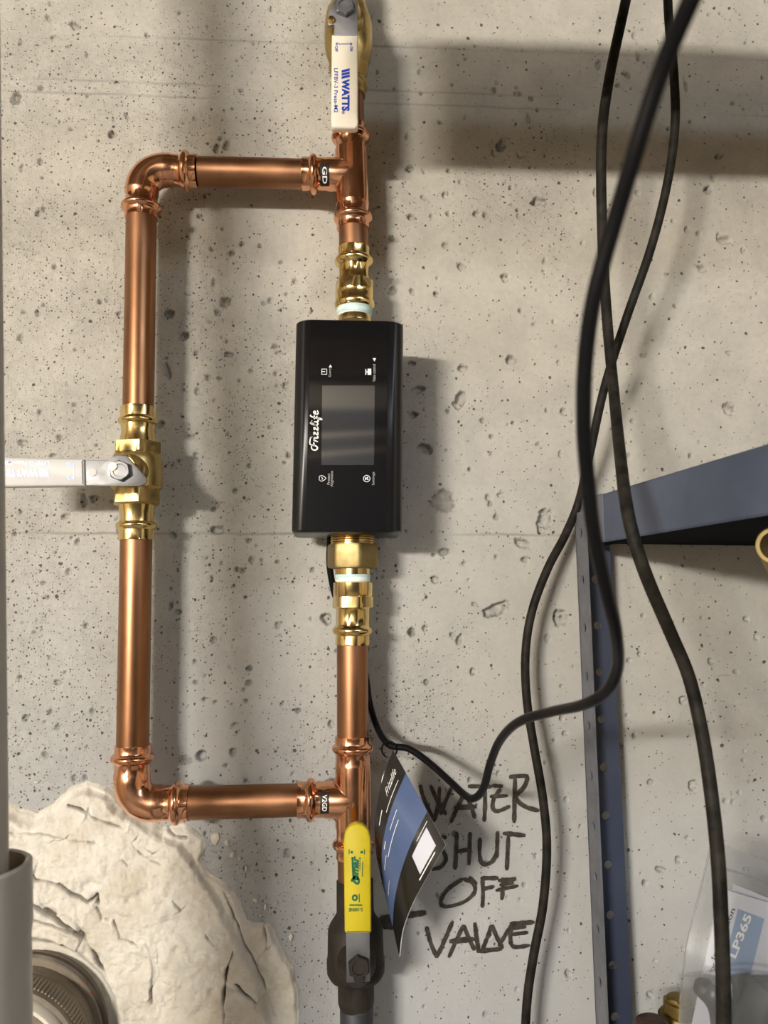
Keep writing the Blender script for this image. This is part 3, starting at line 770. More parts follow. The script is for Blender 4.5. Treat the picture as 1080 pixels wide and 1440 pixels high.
# ------------------------------------------------------------------ leak controller
YF, YB = -.095, -.026
def controller():
    ctr = ax(491, 600)
    t = thing('leak_controller', ctr, 'black leak detector box with glossy screen panel clamped on the central pipe', 'controller box')
    tl, tr, bl, br = P(414, 449, YF), P(570, 450, YF), P(410, 748, YF), P(566, 748, YF)
    zt = (tl.z + tr.z) / 2; zb = (bl.z + br.z) / 2
    xt = (tl.x + tr.x) / 2; xb = (bl.x + br.x) / 2; hw = ((tr.x - tl.x) + (br.x - bl.x)) / 4
    def section(x, z, inset=0):
        rf, rb = .0145, .006
        q = round_poly([(x - hw + inset, YF + inset, z), (x + hw - inset, YF + inset, z), (x + hw - inset, YB - inset, z), (x - hw + inset, YB - inset, z)], [rf, rf, rb, rb], 7)
        return q
    mb = MB(); c = .0016
    mb.rings([section(xb, zb, c), section(xb + (xt - xb) * c / (zt - zb), zb + c), section(xt, zt - c), section(xt, zt, c)])
    build('housing', mb, 'housing', t, smooth=50)
    # glossy front panel
    fl = lambda px, z: P(px, 600, YF).x
    u0 = (433 - 412) / 156; u1 = (544.5 - 412) / 156
    def fx(u, z):
        c0 = xb + (xt - xb) * (z - zb) / (zt - zb); return c0 - hw + 2 * hw * u
    zp0, zp1 = zb + .0012, zt - .0012
    pan = build('front_panel', MB().prism([Vector((fx(u0, zp0), YF - .0008, zp0)), Vector((fx(u1, zp0), YF - .0008, zp0)), Vector((fx(u1, zp1), YF - .0008, zp1)), Vector((fx(u0, zp1), YF - .0008, zp1))], FRONT, .0014, .0004), 'panel', t, smooth=0)
    yf = YF - .0008
    sc = build('screen', MB().prism([P(452, 654, yf - .0002), P(526, 654, yf - .0002), P(527, 542, yf - .0002), P(453, 542, yf - .0002)], FRONT, .0003), 'screen', t, smooth=0)
    yt = yf - .00015
    UP, LF = Vector((0, 0, 1)), Vector((-1, 0, 0))
    pxm = .662 / FPX
    for tx, x, y, l, h in (('Query', 464.2, 524, 13, 4.4), ('Valve control', 526, 524.5, 26, 4.6), ('Protect', 462, 673.5, 16, 4.2), ('Alignment', 467, 673.3, 23, 4.8), ('Settings', 525.3, 673, 19, 4.6)):
        build('panel_lettering', text_fit(MB(), tx, P(x, y, yt), UP, LF, l * pxm, h * pxm), 'grey_ink', t, smooth=0)
    mb = MB()
    def pl(pts, w=.9): stroke(mb, [P(x, y, yt - .00005) for x, y in pts], w * pxm)
    pl([(452.5, 519), (452.5, 526.3), (459.5, 526.3), (459.5, 519), (452.5, 519)]); pl([(452.5, 522.6), (457, 522.6)])
    mb.add([P(462.3, 516.6, yt), P(467, 516.6, yt), P(464.6, 512.6, yt)], [(0, 1, 2)])
    build('panel_icon', mb, 'white_ink', t, smooth=0); mb = MB()
    mb.add([P(524, 503.5, yt), P(529, 503.5, yt), P(526.5, 508.5, yt)], [(0, 1, 2)])
    mb.add([P(517, 518.5, yt), P(522, 518.5, yt), P(522, 527, yt), P(517, 527, yt)], [(0, 1, 2, 3)])
    pl([(514.4, 519), (514.4, 527)], 1.3); pl([(514.4, 523), (518, 523)], 1.5)
    circ = lambda cx, cy, r, a=0: [(cx + r * math.cos(a + k * math.pi / 10), cy + r * math.sin(a + k * math.pi / 10)) for k in range(21)]
    build('panel_icon', mb, 'white_ink', t, smooth=0); mb = MB()
    pl(circ(515.7, 673, 4.6)); pl([(513.5, 674.5), (517.5, 671)], 1.8); pl([(513.2, 671.5), (518.2, 674.8)], 1.2)
    build('panel_icon', mb, 'white_ink', t, smooth=0); mb = MB()
    pl([(449, 670), (449, 675), (452, 677), (456, 675), (458.5, 672.8), (456, 670), (452, 668.5), (449, 670)], .8); pl([(452, 671), (454, 673), (452.5, 674.5)], .8)
    build('panel_icon', mb, 'white_ink', t, smooth=0)
    # script lettering, hand drawn: (reading distance, height) in a 60 x 15 box
    mb = MB()
    O = P(450.5, 633.5, yt - .0001)
    S = pxm
    def q(pts, w=1.9):
        path = smooth_path([tuple(O + UP * (a * S) + LF * (b * S)) for a, b in pts], 5)
        n = len(path); stroke(mb, path, [w * S * (.75 + .35 * math.sin(math.pi * i / (n - 1))) for i in range(n)])
    q([(9, 12), (3, 12.5), (.5, 9), (1.5, 5), (5, 4.5), (7, 8), (9, 14.5), (14, 15), (19, 14)]); q([(6, 9), (12, 9.5)])
    q([(12.5, 3.5), (14, 7), (15, 9.5), (15.5, 8.5), (17.5, 9.5)]); q([(18.5, 9.5), (18, 5), (19.5, 3.5), (21, 5)])
    q([(22.5, 9), (26.5, 9.2), (22.5, 4), (27.5, 4)]); q([(29.5, 9), (33.5, 9.2), (29.5, 4), (34.5, 4)])
    q([(35.5, 4.5), (39.5, 12), (40, 14.5), (38.3, 12), (37, 6), (38.5, 3.7), (40.5, 5)])
    q([(41.8, 9.5), (41.5, 5), (43, 3.5), (44.5, 5)]); q([(19.3, 12), (19.7, 12.8)]); q([(42.8, 12.2), (43.2, 13)])
    q([(52, 14), (50, 14.5), (48, 9), (46.5, 0), (45, -1.5), (46, 3), (50, 6)]); q([(45.5, 9), (51, 9.3)])
    q([(52.5, 6), (57, 8), (56, 10), (53.5, 8.5), (52.8, 5), (55, 3.5), (58.5, 5)])
    build('brand_lettering', mb, 'card_white', t, smooth=0)
    # threaded outlet and union nut under the box
    A, B = ax(496, 744), ax(496, 768)
    L = (B - A).length; pr = [(0, .0205)]
    for k in range(6):
        s = .002 + k * (L - .003) / 6
        pr += [(s, .0198), (s + .0006, .0208), (s + .0016, .0208), (s + .0022, .0198)]
    build('outlet_thread', MB().lathe(A, B - A, pr + [(L, .0205)], 48), 'brass_bright', t)
    A, B = ax(496, 764), ax(496, 800); L = (B - A).length
    build('union_nut', MB().lathe(A, B - A, [(0, .0195), (.0012, .0236, .85), (.003, .0245, 1), (L - .003, .0245, 1), (L - .001, .0236, .85), (L, .0185)], 60, -16), 'brass_nut', t)
    A, B = ax(496, 797), ax(496, 808)
    build('outlet_collar', MB().lathe(A, B - A, [(0, .0162), ((B - A).length, .0162)], 40), 'brass_bright', t)
    A, B = ax(498.6, 443), ax(498.6, 455)
    build('inlet_collar', MB().lathe(A, B - A, [(0, .0150), (.004, .0163), ((B - A).length, .0163)], 40), 'brass_bright', t)
    return t
controller()

# ------------------------------------------------------------------ ball valves
YL = -.088                     # plane of the valve levers
def hexnut(mb, c, r, h, hr=0, mi=0):
    """hex nut with axis towards the viewer"""
    mb.lathe(c, FRONT, [(0, r, 1), (h * .8, r, 1), (h, r * .86, .4), (h, r * .6, 0), (h * .75, r * .56, 0)], 48, hr, mi=mi)
def stem(mb, c, r, h):
    mb.lathe(c, FRONT, [(0, r), (h * .9, r), (h, r * .8)], 24)

def watts_print(parent, sl, mat, pxs):
    """print on a lever sleeve. sl(l, w): sleeve coordinates in pixels: l along lever, w towards glyph tops"""
    O = sl(0, 0); U = (sl(1, 0) - O); V = (sl(0, 1) - O)
    mb = MB()
    for k in range(3):
        a = 48.5 + k * 4.4
        mb.add([O + U * x + V * y for x, y in ((a, 6.5), (a + 3.4, 6.5), (a + 6.2, -5), (a + 2.8, -5))], [(0, 1, 2, 3)])
    text_fit(mb, 'WATTS', O + U * 86 + V * .8, U, V, 45, 11.2, .055)
    text_fit(mb, '®', O + U * 110.5 + V * -2.8, U, V, 4.2, 4.2, .01)
    text_fit(mb, 'LFFBV-3 Press-M2', O + U * 79.5 + V * -13.0, U, V, 62, 5.6, .012)
    # off-on arrow
    for pts, w in (([(14, -13), (14, 9.5)], 1.0), ([(11.5, -10.5), (14, -13.5), (16.5, -10.5)], .9), ([(11.5, 7), (14, 10), (16.5, 7)], .9), ):
        stroke(mb, [O + U * a + V * b for a, b in pts], w * U.length)
    text_fit(mb, 'OFF', O + U * 21 + V * -12.5, U, V, 8, 4.4, .02)
    text_fit(mb, 'ON', O + U * 21 + V * 9, U, V, 6.5, 4.4, .02)
    return build('handle_print', mb, mat, parent, smooth=0)

def lever(t, plate, sleeve, nut, sleeve_mat, rsl, plate_mat='steel', tabhole=None, stem_mat='brass_bright', thick=.010, ysl=None):
    pl = build('lever', MB().prism(round_poly(px_poly(plate, YL), .0012, 2), FRONT, .0026, .0004), plate_mat, t, smooth=30)
    ysl = ysl or YL - .0030
    gp = build('grip_sleeve', MB().prism(round_poly(px_poly(sleeve, ysl), rsl, 5), FRONT, thick, .0020), sleeve_mat, pl, smooth=45)
    mb = MB(); hexnut(mb, P(*nut, YL - .0002), .0094, .0046, 8); build('lever_nut', mb, 'steel' if stem_mat != 'iron' else 'iron', t)
    mb = MB(); stem(mb, P(*nut, YL + .02), .0044, .0250); build('stem', mb, stem_mat, t)
    if tabhole:
        c = P(*tabhole, YL - .0003)
        build('rivet', MB().lathe(c, FRONT, [(0, .0037), (.0003, .0037), (.0004, .0030)], 24), 'pale_grey', pl)
    return gp, ysl

def brass_valve_body(t, axpt, dn, s0, s1, c):
    """axis from px s0 to s1 (upper and lower end)"""
    A, B = ax(*s0), ax(*s1); d = (B - A).normalized(); L = (B - A).length
    return A, B, d, L

# 1: top valve, cream handle hanging down
def valve_top():
    t = thing('ball_valve', ax(490, 58), 'brass ball valve at the very top with cream handle pointing down', 'valve')
    A, B = ax(489, -40), ax(490.5, 100); L = (B - A).length
    m = (ax(489.5, 52) - A).length
    build('valve_body', MB().lathe(A, B - A, [(0, .0165), (m - .034, .0172), (m - .030, .0205, .5), (m - .022, .0225, .3), (m - .012, .0240), (m + .010, .0240), (m + .020, .0232, .3), (m + .029, .0205, .5), (m + .032, .0185, .3), (L, .0165)], 48, 15), 'brass_raw', t)
    build('bonnet', MB().lathe(ax(489.5, 52), FRONT, [(0, .0150), (.030, .0145), (.032, .012), (.045, .0095)], 32), 'brass_raw', t)
    A, B = ax(491.2, 136), ax(490.3, 96); L = (B - A).length
    build('press_socket', MB().lathe(A, B - A, [(0, .0146), (.0002, .0158), (.006, .0162, .4), (.0085, .0180), (.0110, .0189), (.0135, .0180), (.016, .0160), (.0185, .0156, .4), (.024, .0185), (L, .0200)], 48, 10), 'brass_raw', t)
    gp, ysl = lever(t, [(474, -6), (494, -8), (503, 4), (503, 60), (470, 60), (470, 34), (462, 36), (460.5, 24), (463, 14)],
          [(466.5, 47.5), (503.5, 47.5), (503.8, 179.5), (465.5, 179)], (484.5, 12), 'cream', [.0015, .0015, .0045, .0045])
    yy = ysl - .00025
    watts_print(gp, lambda l, w: P(485.3 + w * .98, 48 + l * .985, yy), 'blue_ink', 1)
    mb = MB(); c = P(466, 33, YL + .004); mb.lathe(c, FRONT, [(0, .0035), (.006, .0035), (.0075, .0022)], 16)
    build('stop_pin', mb, 'brass_bright', t)
valve_top()

# 2: bypass valve, handle pointing sideways
def valve_side():
    t = thing('ball_valve', ax(193, 668), 'brass ball valve on the bypass with pale grey handle turned sideways', 'valve')
    A, B = ax(193.9, 622), ax(192.2, 711); L = (B - A).length
    m = (ax(193.2, 666) - A).length
    build('valve_body', MB().lathe(A, B - A, [(0, .0170), (.0012, .0225, .9), (.0110, .0228, .9), (.0120, .0208), (.0135, .0215), (.0185, .0228), (L - .0165, .0228), (L - .0150, .0212), (L - .0135, .0226, .9), (L - .0015, .0226, .9), (L, .0175)], 60, -18), 'brass_raw', t)
    build('bonnet', MB().lathe(ax(193, 668), FRONT, [(0, .0150), (.030, .0145), (.032, .012), (.0445, .0095)], 32), 'brass_raw', t)
    for e, i, h in (((194.6, 573), (193.9, 625), 20), ((191.7, 760), (192.2, 708), 35)):
        A, B = ax(*e), ax(*i); L = (B - A).length
        build('press_socket', MB().lathe(A, B - A, [(0, .0146), (.0002, .0160), (.0015, .0164, .45), (.0095, .0164, .45), (.0110, .0175), (.0125, .0184), (.0145, .0184), (.0160, .0172), (.0170, .0158, .5), (.0230, .0152, .5), (.0290, .0162, .4), (L, .0166)], 48, h), 'brass_bright', t)
    gp, ysl = lever(t, [(108, 682.5), (108, 647), (154, 647), (156, 642.5), (166, 640), (178, 641), (206, 672), (206, 679), (197, 683.5)],
          [(118, 645.5), (119, 682.8), (-14, 684.5), (-14, 642.5)], (169.8, 662.5), 'pale_grey', [.0012, .0012, .0045, .0045], tabhole=(130, 664), thick=.011)
    yy = ysl - .00025
    watts_print(gp, lambda l, w: P(117.5 - l * 1.0, 664 + w * .98, yy), 'blue_ink_glare', 1)
    mb = MB()
    for (a, b) in (((178, 643), (192, 657)),):
        A = P(*a, YL + .006); B = P(*b, YL + .006); mb.tube([A, B], .003, 10)
    build('stop_pin', mb, 'brass_bright', t)
valve_side()

# 3: old shut-off valve with yellow handle
def valve_yellow():
    t = thing('ball_valve', ax(500, 1338), 'dark corroded ball valve at the bottom with yellow handle pointing up', 'valve')
    A, B = ax(499, 1236), ax(501, 1416); L = (B - A).length
    s = lambda y: (ax(500, y) - ax(500, 1236)).length
    build('valve_body', MB().lathe(A, B - A, [(0, .0150), (.001, .0166, .5), (s(1282), .0168, .5), (s(1287), .0178), (s(1299), .0225), (s(1306), .0242), (s(1340), .0246), (s(1352), .0255), (s(1366), .0252), (s(1374), .0225), (s(1378), .0165), (s(1380), .0162, .6), (s(1408), .0162, .6), (L, .0145)], 48, 25), 'iron', t)
    build('bonnet', MB().lathe(ax(501, 1336), FRONT, [(0, .0170), (.026, .0165), (.030, .0130), (.0445, .0105)], 32), 'iron', t)
    sl = [(483.3, 1185), (485.5, 1171), (492, 1162), (501.5, 1158), (511, 1160.5), (518.5, 1168), (521.5, 1180), (522.3, 1312.5), (484.8, 1313)]
    gp, ysl = lever(t, [(486.5, 1300), (520, 1300), (520.5, 1381), (487.5, 1382.5)], sl, (504.5, 1358), 'yellow', [.002] * 7 + [.0015, .0015], plate_mat='steel_dull', stem_mat='iron')
    yy = ysl - .00025
    UP, LF = Vector((0, 0, 1)), Vector((-1, 0, 0)); S = .66 / FPX
    mb = MB(); c = lambda x, y: P(x, y, yy)
    text_fit(mb, 'omar', c(501, 1221), UP, LF, 32 * S, 7 * S, .05, .25)
    path = smooth_path([tuple(c(x, y)) for x, y in ((495.5, 1205), (497, 1232), (498.5, 1240), (503.5, 1242.5), (504.5, 1237), (500, 1233.5), (495.8, 1236), (494.5, 1240))], 5)
    stroke(mb, path, 3.0 * S)
    text_fit(mb, 'VALVE', c(506, 1214.5), UP, LF, 17 * S, 2.6 * S, .02)
    stroke(mb, [c(510, 1212), c(509.5, 1233)], 1.2 * S)
    ring = [c(499 + 3.0 * math.cos(k * math.pi / 8), 1262.5 + 3.4 * math.sin(k * math.pi / 8)) for k in range(17)]
    stroke(mb, ring, 2.6 * S); stroke(mb, [c(505.2, 1257), c(505.2, 1269)], 1.4 * S)
    text_fit(mb, 'S-100NE', c(500.2, 1279.3), -LF * -1, -UP, 19 * S, 4.6 * S, .03)
    stroke(mb, [c(491.5, 1272.8), c(509.5, 1272.8)], 1.8 * S)
    for x, s_ in ((494.5, -1), (509, 1)):
        stroke(mb, [c(x + 4 * s_ * -.1 - 1.8, 1198.5), c(x + 1.8, 1198.5)], 3.2 * S); stroke(mb, [c(x + 3.6 * s_, 1194.5), c(x + 3.6 * s_, 1201.5)], 1.2 * S)
    build('handle_print', mb, 'green_ink', gp, smooth=0)
valve_yellow()
A = ax(501.5, 1410); B = ax(503, 1640)
tag(build('steel_pipe', MB().lathe(A, B - A, [(0, .0140), (.002, .0146), ((B - A).length, .0146)], 40), 'galvanized', loc=A), 'dark galvanized steel pipe leaving the bottom of the yellow-handled valve', 'pipe')

# ------------------------------------------------------------------ cables
def cable(name, pts, r, mat, label, n=14, sub=10):
    path = smooth_path([tuple(p) for p in pts], sub)
    return tag(build(name, MB().tube(path, r, n), mat, smooth=60, loc=Vector(path[len(path) // 2])), label, 'cable')
A_PX = [(893, -60, .70), (878, 10, .70), (856, 115, .695), (846, 200, .69), (847, 330, .69), (853, 440, .68), (862, 540, .655), (871, 630, .60), (880, 705, .545), (892, 760, .53), (912, 818, .53), (943, 890, .54), (968, 950, .54), (985, 1020, .53), (998, 1100, .515), (1009, 1200, .50), (1014, 1290, .49), (1017, 1380, .485), (1018, 1470, .48), (1020, 1700, .48)]
cable('electric_cable', [D(x, y, d) for x, y, d in A_PX], .0046, 'cable_rubber', 'thick dusty black cable passing in front of the grey shelf beam')
B_PX = [(938, -60, .715), (940, 20, .715), (948, 110, .715), (949, 180, .715), (938, 260, .715), (915, 350, .718), (880, 450, .722), (850, 545, .728), (829, 640, .740), (814, 705, .752), (795, 752, .748), (770, 800, .736), (748, 860, .728), (739, 920, .724), (741, 985, .718), (751, 1050, .712), (763, 1120, .705), (769, 1190, .70), (764, 1270, .695), (751, 1340, .69), (742, 1400, .688), (738, 1470, .685), (730, 1700, .68)]
cable('electric_cable', [D(x, y, d) for x, y, d in B_PX], .0041, 'cable_rubber', 'dusty black cable hanging behind the shelf post and past the handwriting')
C_PX = [(464, 757, .728), (464, 800, .732), (475, 850, .735), (497, 900, .736), (513, 945, .733), (519, 985, .728), (530, 1022, .715), (547, 1047, .70), (575, 1053, .69), (604, 1073, .675), (634, 1100, .655), (655, 1119, .635), (668, 1122, .62), (680, 1108, .605), (690, 1072, .58), (704, 1040, .55), (730, 1015, .51), (775, 1001, .47), (820, 991, .43), (852, 972, .41), (868, 938, .39), (866, 890, .36), (852, 830, .34), (835, 750, .325), (826, 670, .315), (821, 600, .305), (823, 510, .295), (835, 420, .285), (862, 320, .275), (893, 215, .262), (930, 100, .25), (974, -5, .235), (1030, -120, .22), (1100, -260, .20)]
cable('power_cord', [D(x, y, d) for x, y, d in C_PX], .0031, 'cord_rubber', 'thin black power cord of the leak detector looping close to the viewer', 16, 12)

# ------------------------------------------------------------------ hang tag
def hang_tag():
    t = thing('hang_tag', D(551, 1055, .69), 'curled black and blue product tag hanging from the cord beside the yellow handle', 'tag')
    G = {0.0: [(553, 1055, -.060), (539, 1093, -.068), (531, 1130, -.070), (527.5, 1168, -.066), (530, 1205, -.058)],
         .25: [(571, 1087, -.072), (553, 1130, -.080), (542, 1168, -.078), (537, 1208, -.070), (540, 1250, -.060)],
         .68: [(602, 1143, -.095), (580, 1187, -.098), (565, 1228, -.090), (556, 1268, -.078), (553, 1304, -.064)],
         1.0: [(627, 1188, -.112), (601, 1233, -.110), (581, 1270, -.100), (567, 1308, -.085), (562, 1345, -.068)]}
    ks = sorted(G)
    rows = {k: smooth_path([tuple(P(*q)) for q in G[k]], 8) for k in ks}
    m = len(rows[0.0])
    def S(s, u):
        i = u * (m - 1); a = int(min(max(i, 0), m - 2)); f = i - a
        pts = [rows[k][a] * (1 - f) + rows[k][a + 1] * f for k in ks]
        for j in range(len(ks) - 1):
            if s <= ks[j + 1] or j == len(ks) - 2:
                g = (s - ks[j]) / (ks[j + 1] - ks[j]); return Vector(pts[j] * (1 - g) + pts[j + 1] * g)
    def Nn(s, u):
        e = .01; a = S(min(s + e, 1), u) - S(max(s - e, 0), u); b = S(s, min(u + e, 1)) - S(s, max(u - e, 0))
        n = a.cross(b).normalized(); return n if n.y < 0 else -n
    ns = 25; ss = [i / (ns - 1) for i in range(ns)]; us = [j / 28 for j in range(29)]
    mb = MB()
    front = [S(s, u) + Nn(s, u) * .0004 for s in ss for u in us]; back = [S(s, u) - Nn(s, u) * .0004 for s in ss for u in us]
    nu = len(us)
    for i in range(ns - 1):
        mi = 1 if .25 <= (ss[i] + ss[i + 1]) / 2 < .68 else 0
        vs = front[i * nu:(i + 2) * nu]
        mb.add(vs, [(j, j + 1, nu + j + 1, nu + j) for j in range(nu - 1)], mi)
    mb.add(back, [(i * nu + j, i * nu + j + 1, (i + 1) * nu + j + 1, (i + 1) * nu + j) for i in range(ns - 1) for j in range(nu - 1)], 2)
    loop = [(i, 0) for i in range(ns)] + [(ns - 1, j) for j in range(1, nu)] + [(i, nu - 1) for i in range(ns - 2, -1, -1)] + [(0, j) for j in range(nu - 2, 0, -1)]
    f2 = [front[i * nu + j] for i, j in loop]; b2 = [back[i * nu + j] for i, j in loop]; n = len(loop)
    mb.add(f2 + b2, [(k, (k + 1) % n, n + (k + 1) % n, n + k) for k in range(n)], 3)
    card = build('card', mb, ['card_black', 'card_blue', 'card_black', 'card_white'], t, smooth=30)
    on = lambda s, u: S(s, u) + Nn(s, u) * .0007
    mb = MB()
    def ln(s0, u0, s1, u1, w=.0007):
        pts = [on(s0 + (s1 - s0) * k / 8, u0 + (u1 - u0) * k / 8) for k in range(9)]
        stroke(mb, pts, w, Nn((s0 + s1) / 2, (u0 + u1) / 2))
    v, f = text_mesh('Frizzlife', 0, .3); lo, hi = v.min(0), v.max(0); q = (v - lo) / (hi - lo)
    mb.add([on(.145 - b * .060, .29 - a * .21) for a, b in q], f)
    ln(.20, .10, .20, .38, .0005); ln(.12, .44, .12, .58, .0008); ln(.33, .24, .33, .42, .0005); ln(.40, .27, .40, .60, .0006); ln(.30, .55, .30, .62, .0008); ln(.36, .62, .36, .75, .0005); ln(.50, .72, .50, .85, .0004)
    ln(.945, .10, .945, .33, .0009); ln(.715, .04, .715, .20, .0005)
    build('card_print', mb, 'card_white', card, smooth=0)
    # pale blank square where a code is printed
    mb = MB(); a = (.74, .92, .07, .30); n = 6
    vs = [on(a[0] + (a[1] - a[0]) * i / n, a[2] + (a[3] - a[2]) * j / n) for i in range(n + 1) for j in range(n + 1)]
    mb.add(vs, [(i * (n + 1) + j, i * (n + 1) + j + 1, (i + 1) * (n + 1) + j + 1, (i + 1) * (n + 1) + j) for i in range(n) for j in range(n)])
    build('blank_square', mb, 'paper', card, smooth=0)
    # folded rear leaf
    rl = [(552, 1058, -.057), (541, 1082, -.058), (536.5, 1098, -.060), (537, 1112, -.062)]; rr = [(556, 1066, -.056), (552, 1090, -.057), (549, 1110, -.058), (543, 1125, -.060)]
    a = smooth_path([tuple(P(*q)) for q in rl], 5); b = smooth_path([tuple(P(*q)) for q in rr], 5); n = len(a)
    mb = MB()
    mb.rings([[Vector(a[i]), Vector((a[i] + b[i]) / 2) + Vector((0, -.003, 0)), Vector(b[i]), Vector((a[i] + b[i]) / 2) + Vector((0, -.0022, 0))] for i in range(n)])
    build('folded_leaf', mb, 'card_black', t)
    c = D(547.5, 1054, .695); rx, rz = 10.5 * .695 / FPX, 12 * .695 / FPX
    build('tie_loop', MB().tube([c + Vector((rx * math.cos(k * math.pi / 12), -.004 * math.sin(k * math.pi / 12 + .6), rz * math.sin(k * math.pi / 12))) for k in range(25)], .0008, 8), 'cord_rubber', t)
hang_tag()

# ------------------------------------------------------------------ shelving unit
def shelf_unit():
    base = P(824, 1000, -.03)
    th = math.radians(6.5)
    E = Vector((math.cos(th), -math.sin(th) * -1, 0)); E = Vector((math.cos(th), math.sin(th), 0))   # along the back
    F = Vector((math.sin(th), -math.cos(th), 0))                                                    # towards the room
    O = P(809, 730, -.022); O.z = 0
    # lean of the post
    top = P(808, 722, -.022); low = P(838, 1440, -.022)
    slope = (low - top) / (top.z - low.z)
    t = thing('shelving_unit', O, 'blue-grey slotted steel shelving unit standing against the wall', 'shelving')
    pt = lambda a, b, z: Vector((top.x, top.y, 0)) + Vector((slope.x, 0, 0)) * (top.z - z) + E * a + F * b + Vector((0, 0, z))
    WF, WS, TH = .0345, .0235, .0018
    ztop = top.z
    def flange(dirf, width, holes, hw, hh, z0, z1, out_first):
        """strip from corner along dirf ('E' or 'F'), with real holes at heights"""
        mb = MB()
        q = (lambda a, z, d: pt(a, d, z)) if dirf == 'E' else (lambda a, z, d: pt(d, a, z))
        n = 20
        zs_ = [z0]
        cells = []
        hs = sorted(h for h in holes if z0 + .012 < h < z1 - .012)
        cur = z0
        for h in hs:
            a, b = h - .011, h + .011
            if a > cur + 1e-5: cells.append((cur, a, None))
            cells.append((a, b, h)); cur = b
        cells.append((cur, z1, None))
        cx = width * .52
        for a, b, h in cells:
            if h is None:
                for d in (0, TH):
                    mb.add([q(0, a, d), q(width, a, d), q(width, b, d), q(0, b, d)], [(0, 1, 2, 3)])
            else:
                # rectangle border sampled to match hole vertices
                ring_o = []; ring_i = []
                for k in range(n):
                    an = 2 * math.pi * k / n; ca, sa = math.cos(an), math.sin(an)
                    ring_i.append((cx + hw * ca, h + hh * sa))
                    sx = (width - cx if ca > 0 else cx) / max(abs(ca), 1e-6); sz = (b - a) / 2 / max(abs(sa), 1e-6)
                    r = min(sx, sz); ring_o.append((cx + r * ca, h + r * sa))
                for d in (0, TH):
                    mb.add([q(x, z, d) for x, z in ring_o + ring_i], [(k, (k + 1) % n, n + (k + 1) % n, n + k) for k in range(n)])
                    for sx_, sz_ in ((0, a), (width, a), (width, b), (0, b)):
                        # corner triangles
                        best = sorted(range(n), key=lambda k: (ring_o[k][0] - sx_) ** 2 + (ring_o[k][1] - sz_) ** 2)[:2]
                        mb.add([q(sx_, sz_, d), q(*ring_o[best[0]], d), q(*ring_o[best[1]], d)], [(0, 1, 2)])
                mb.add([q(x, z, d) for d in (0, TH) for x, z in ring_i], [(k, (k + 1) % n, n + (k + 1) % n, n + k) for k in range(n)])
        for a in (0, width):
            mb.add([q(a, z0, 0), q(a, z0, TH), q(a, z1, TH), q(a, z1, 0)], [(0, 1, 2, 3)])
        for z in (z0, z1):
            mb.add([q(0, z, 0), q(width, z, 0), q(width, z, TH), q(0, z, TH)], [(0, 1, 2, 3)])
        return mb
    yh = [746, 812, 880, 945, 1012, 1079.6, 1147.6, 1218, 1288, 1360, 1432]
    h1 = [P(852, y, -.024).z for y in yh]; pitch = (h1[3] - h1[8]) / 5
    hz = [h1[5] + pitch * k for k in range(-24, 6)]
    build('post_flange', flange('E', WF, hz, .0040, .0040, 0, ztop - .004, 0), 'post_blue', t, smooth=0)
    hz2 = [P(822, 1089, -.03).z + pitch * 1.02 * k for k in range(-24, 6)]
    build('post_flange', flange('F', WS, hz2, .0032, .0046, 0, ztop, 0), 'steel_grey', t, smooth=0)
    # side beam coming out of the wall corner towards the viewer
    zb = P(855, 767, -.03).z; zt = P(848, 703, -.03).z
    Lb = .44
    def bx(a0, a1, b0, b1, z0_, z1_):
        c = pt((a0 + a1) / 2, (b0 + b1) / 2, 0) ; c.z = (z0_ + z1_) / 2
        c2 = Vector((top.x, top.y, 0)) + E * ((a0 + a1) / 2) + F * ((b0 + b1) / 2); c2.z = (z0_ + z1_) / 2
        return MB().box(c2, E * ((a1 - a0) / 2), F * ((b1 - b0) / 2), Vector((0, 0, (z1_ - z0_) / 2)))
    sh = slope.x * (ztop - zb)
    a = .006 + sh
    mb = bx(a, a + .0018, .002, Lb, zb, zt)
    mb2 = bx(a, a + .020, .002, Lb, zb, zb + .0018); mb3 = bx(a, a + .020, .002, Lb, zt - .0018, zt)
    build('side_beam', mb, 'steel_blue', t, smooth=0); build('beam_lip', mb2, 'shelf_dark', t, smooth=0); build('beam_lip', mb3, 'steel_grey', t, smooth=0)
    build('corner_plate', bx(a - .0014, a, .002, .050, zb + .0006, zt + .0006), 'steel_grey', t, smooth=0)
    build('back_beam', bx(a, .62, .002, .004, zb + .004, zt), 'shelf_dark', t, smooth=0)
    build('shelf_board', bx(a + .002, .62, .003, Lb, zb + .0022, zb + .010), 'shelf_dark', t, smooth=0)
    # lower shelf, below the frame, that carries the bag
    build('shelf_board', bx(a + .002, .62, .003, Lb, ZLOW - .010, ZLOW), 'shelf_dark', t, smooth=0)
    build('side_beam', bx(a, a + .0018, .002, Lb, ZLOW - .036, ZLOW), 'steel_blue', t, smooth=0)
    for aa, bb in ((.62, .002), (.62, Lb - .002), (a, Lb - .002)):
        build('post_flange', bx(aa - .0009, aa + .0009, bb - .012, bb + .012, 0, zt), 'steel_grey', t, smooth=0)
        build('post_flange', bx(aa - .0009 - (.024 if aa > .5 else 0), aa + (.024 if aa < .5 else 0), bb - .0009, bb + .0009, 0, zt), 'steel_blue', t, smooth=0)
    return zb
ZLOW = P(1000, 1440, -.20).z - .10
SHELF_Z = shelf_unit()

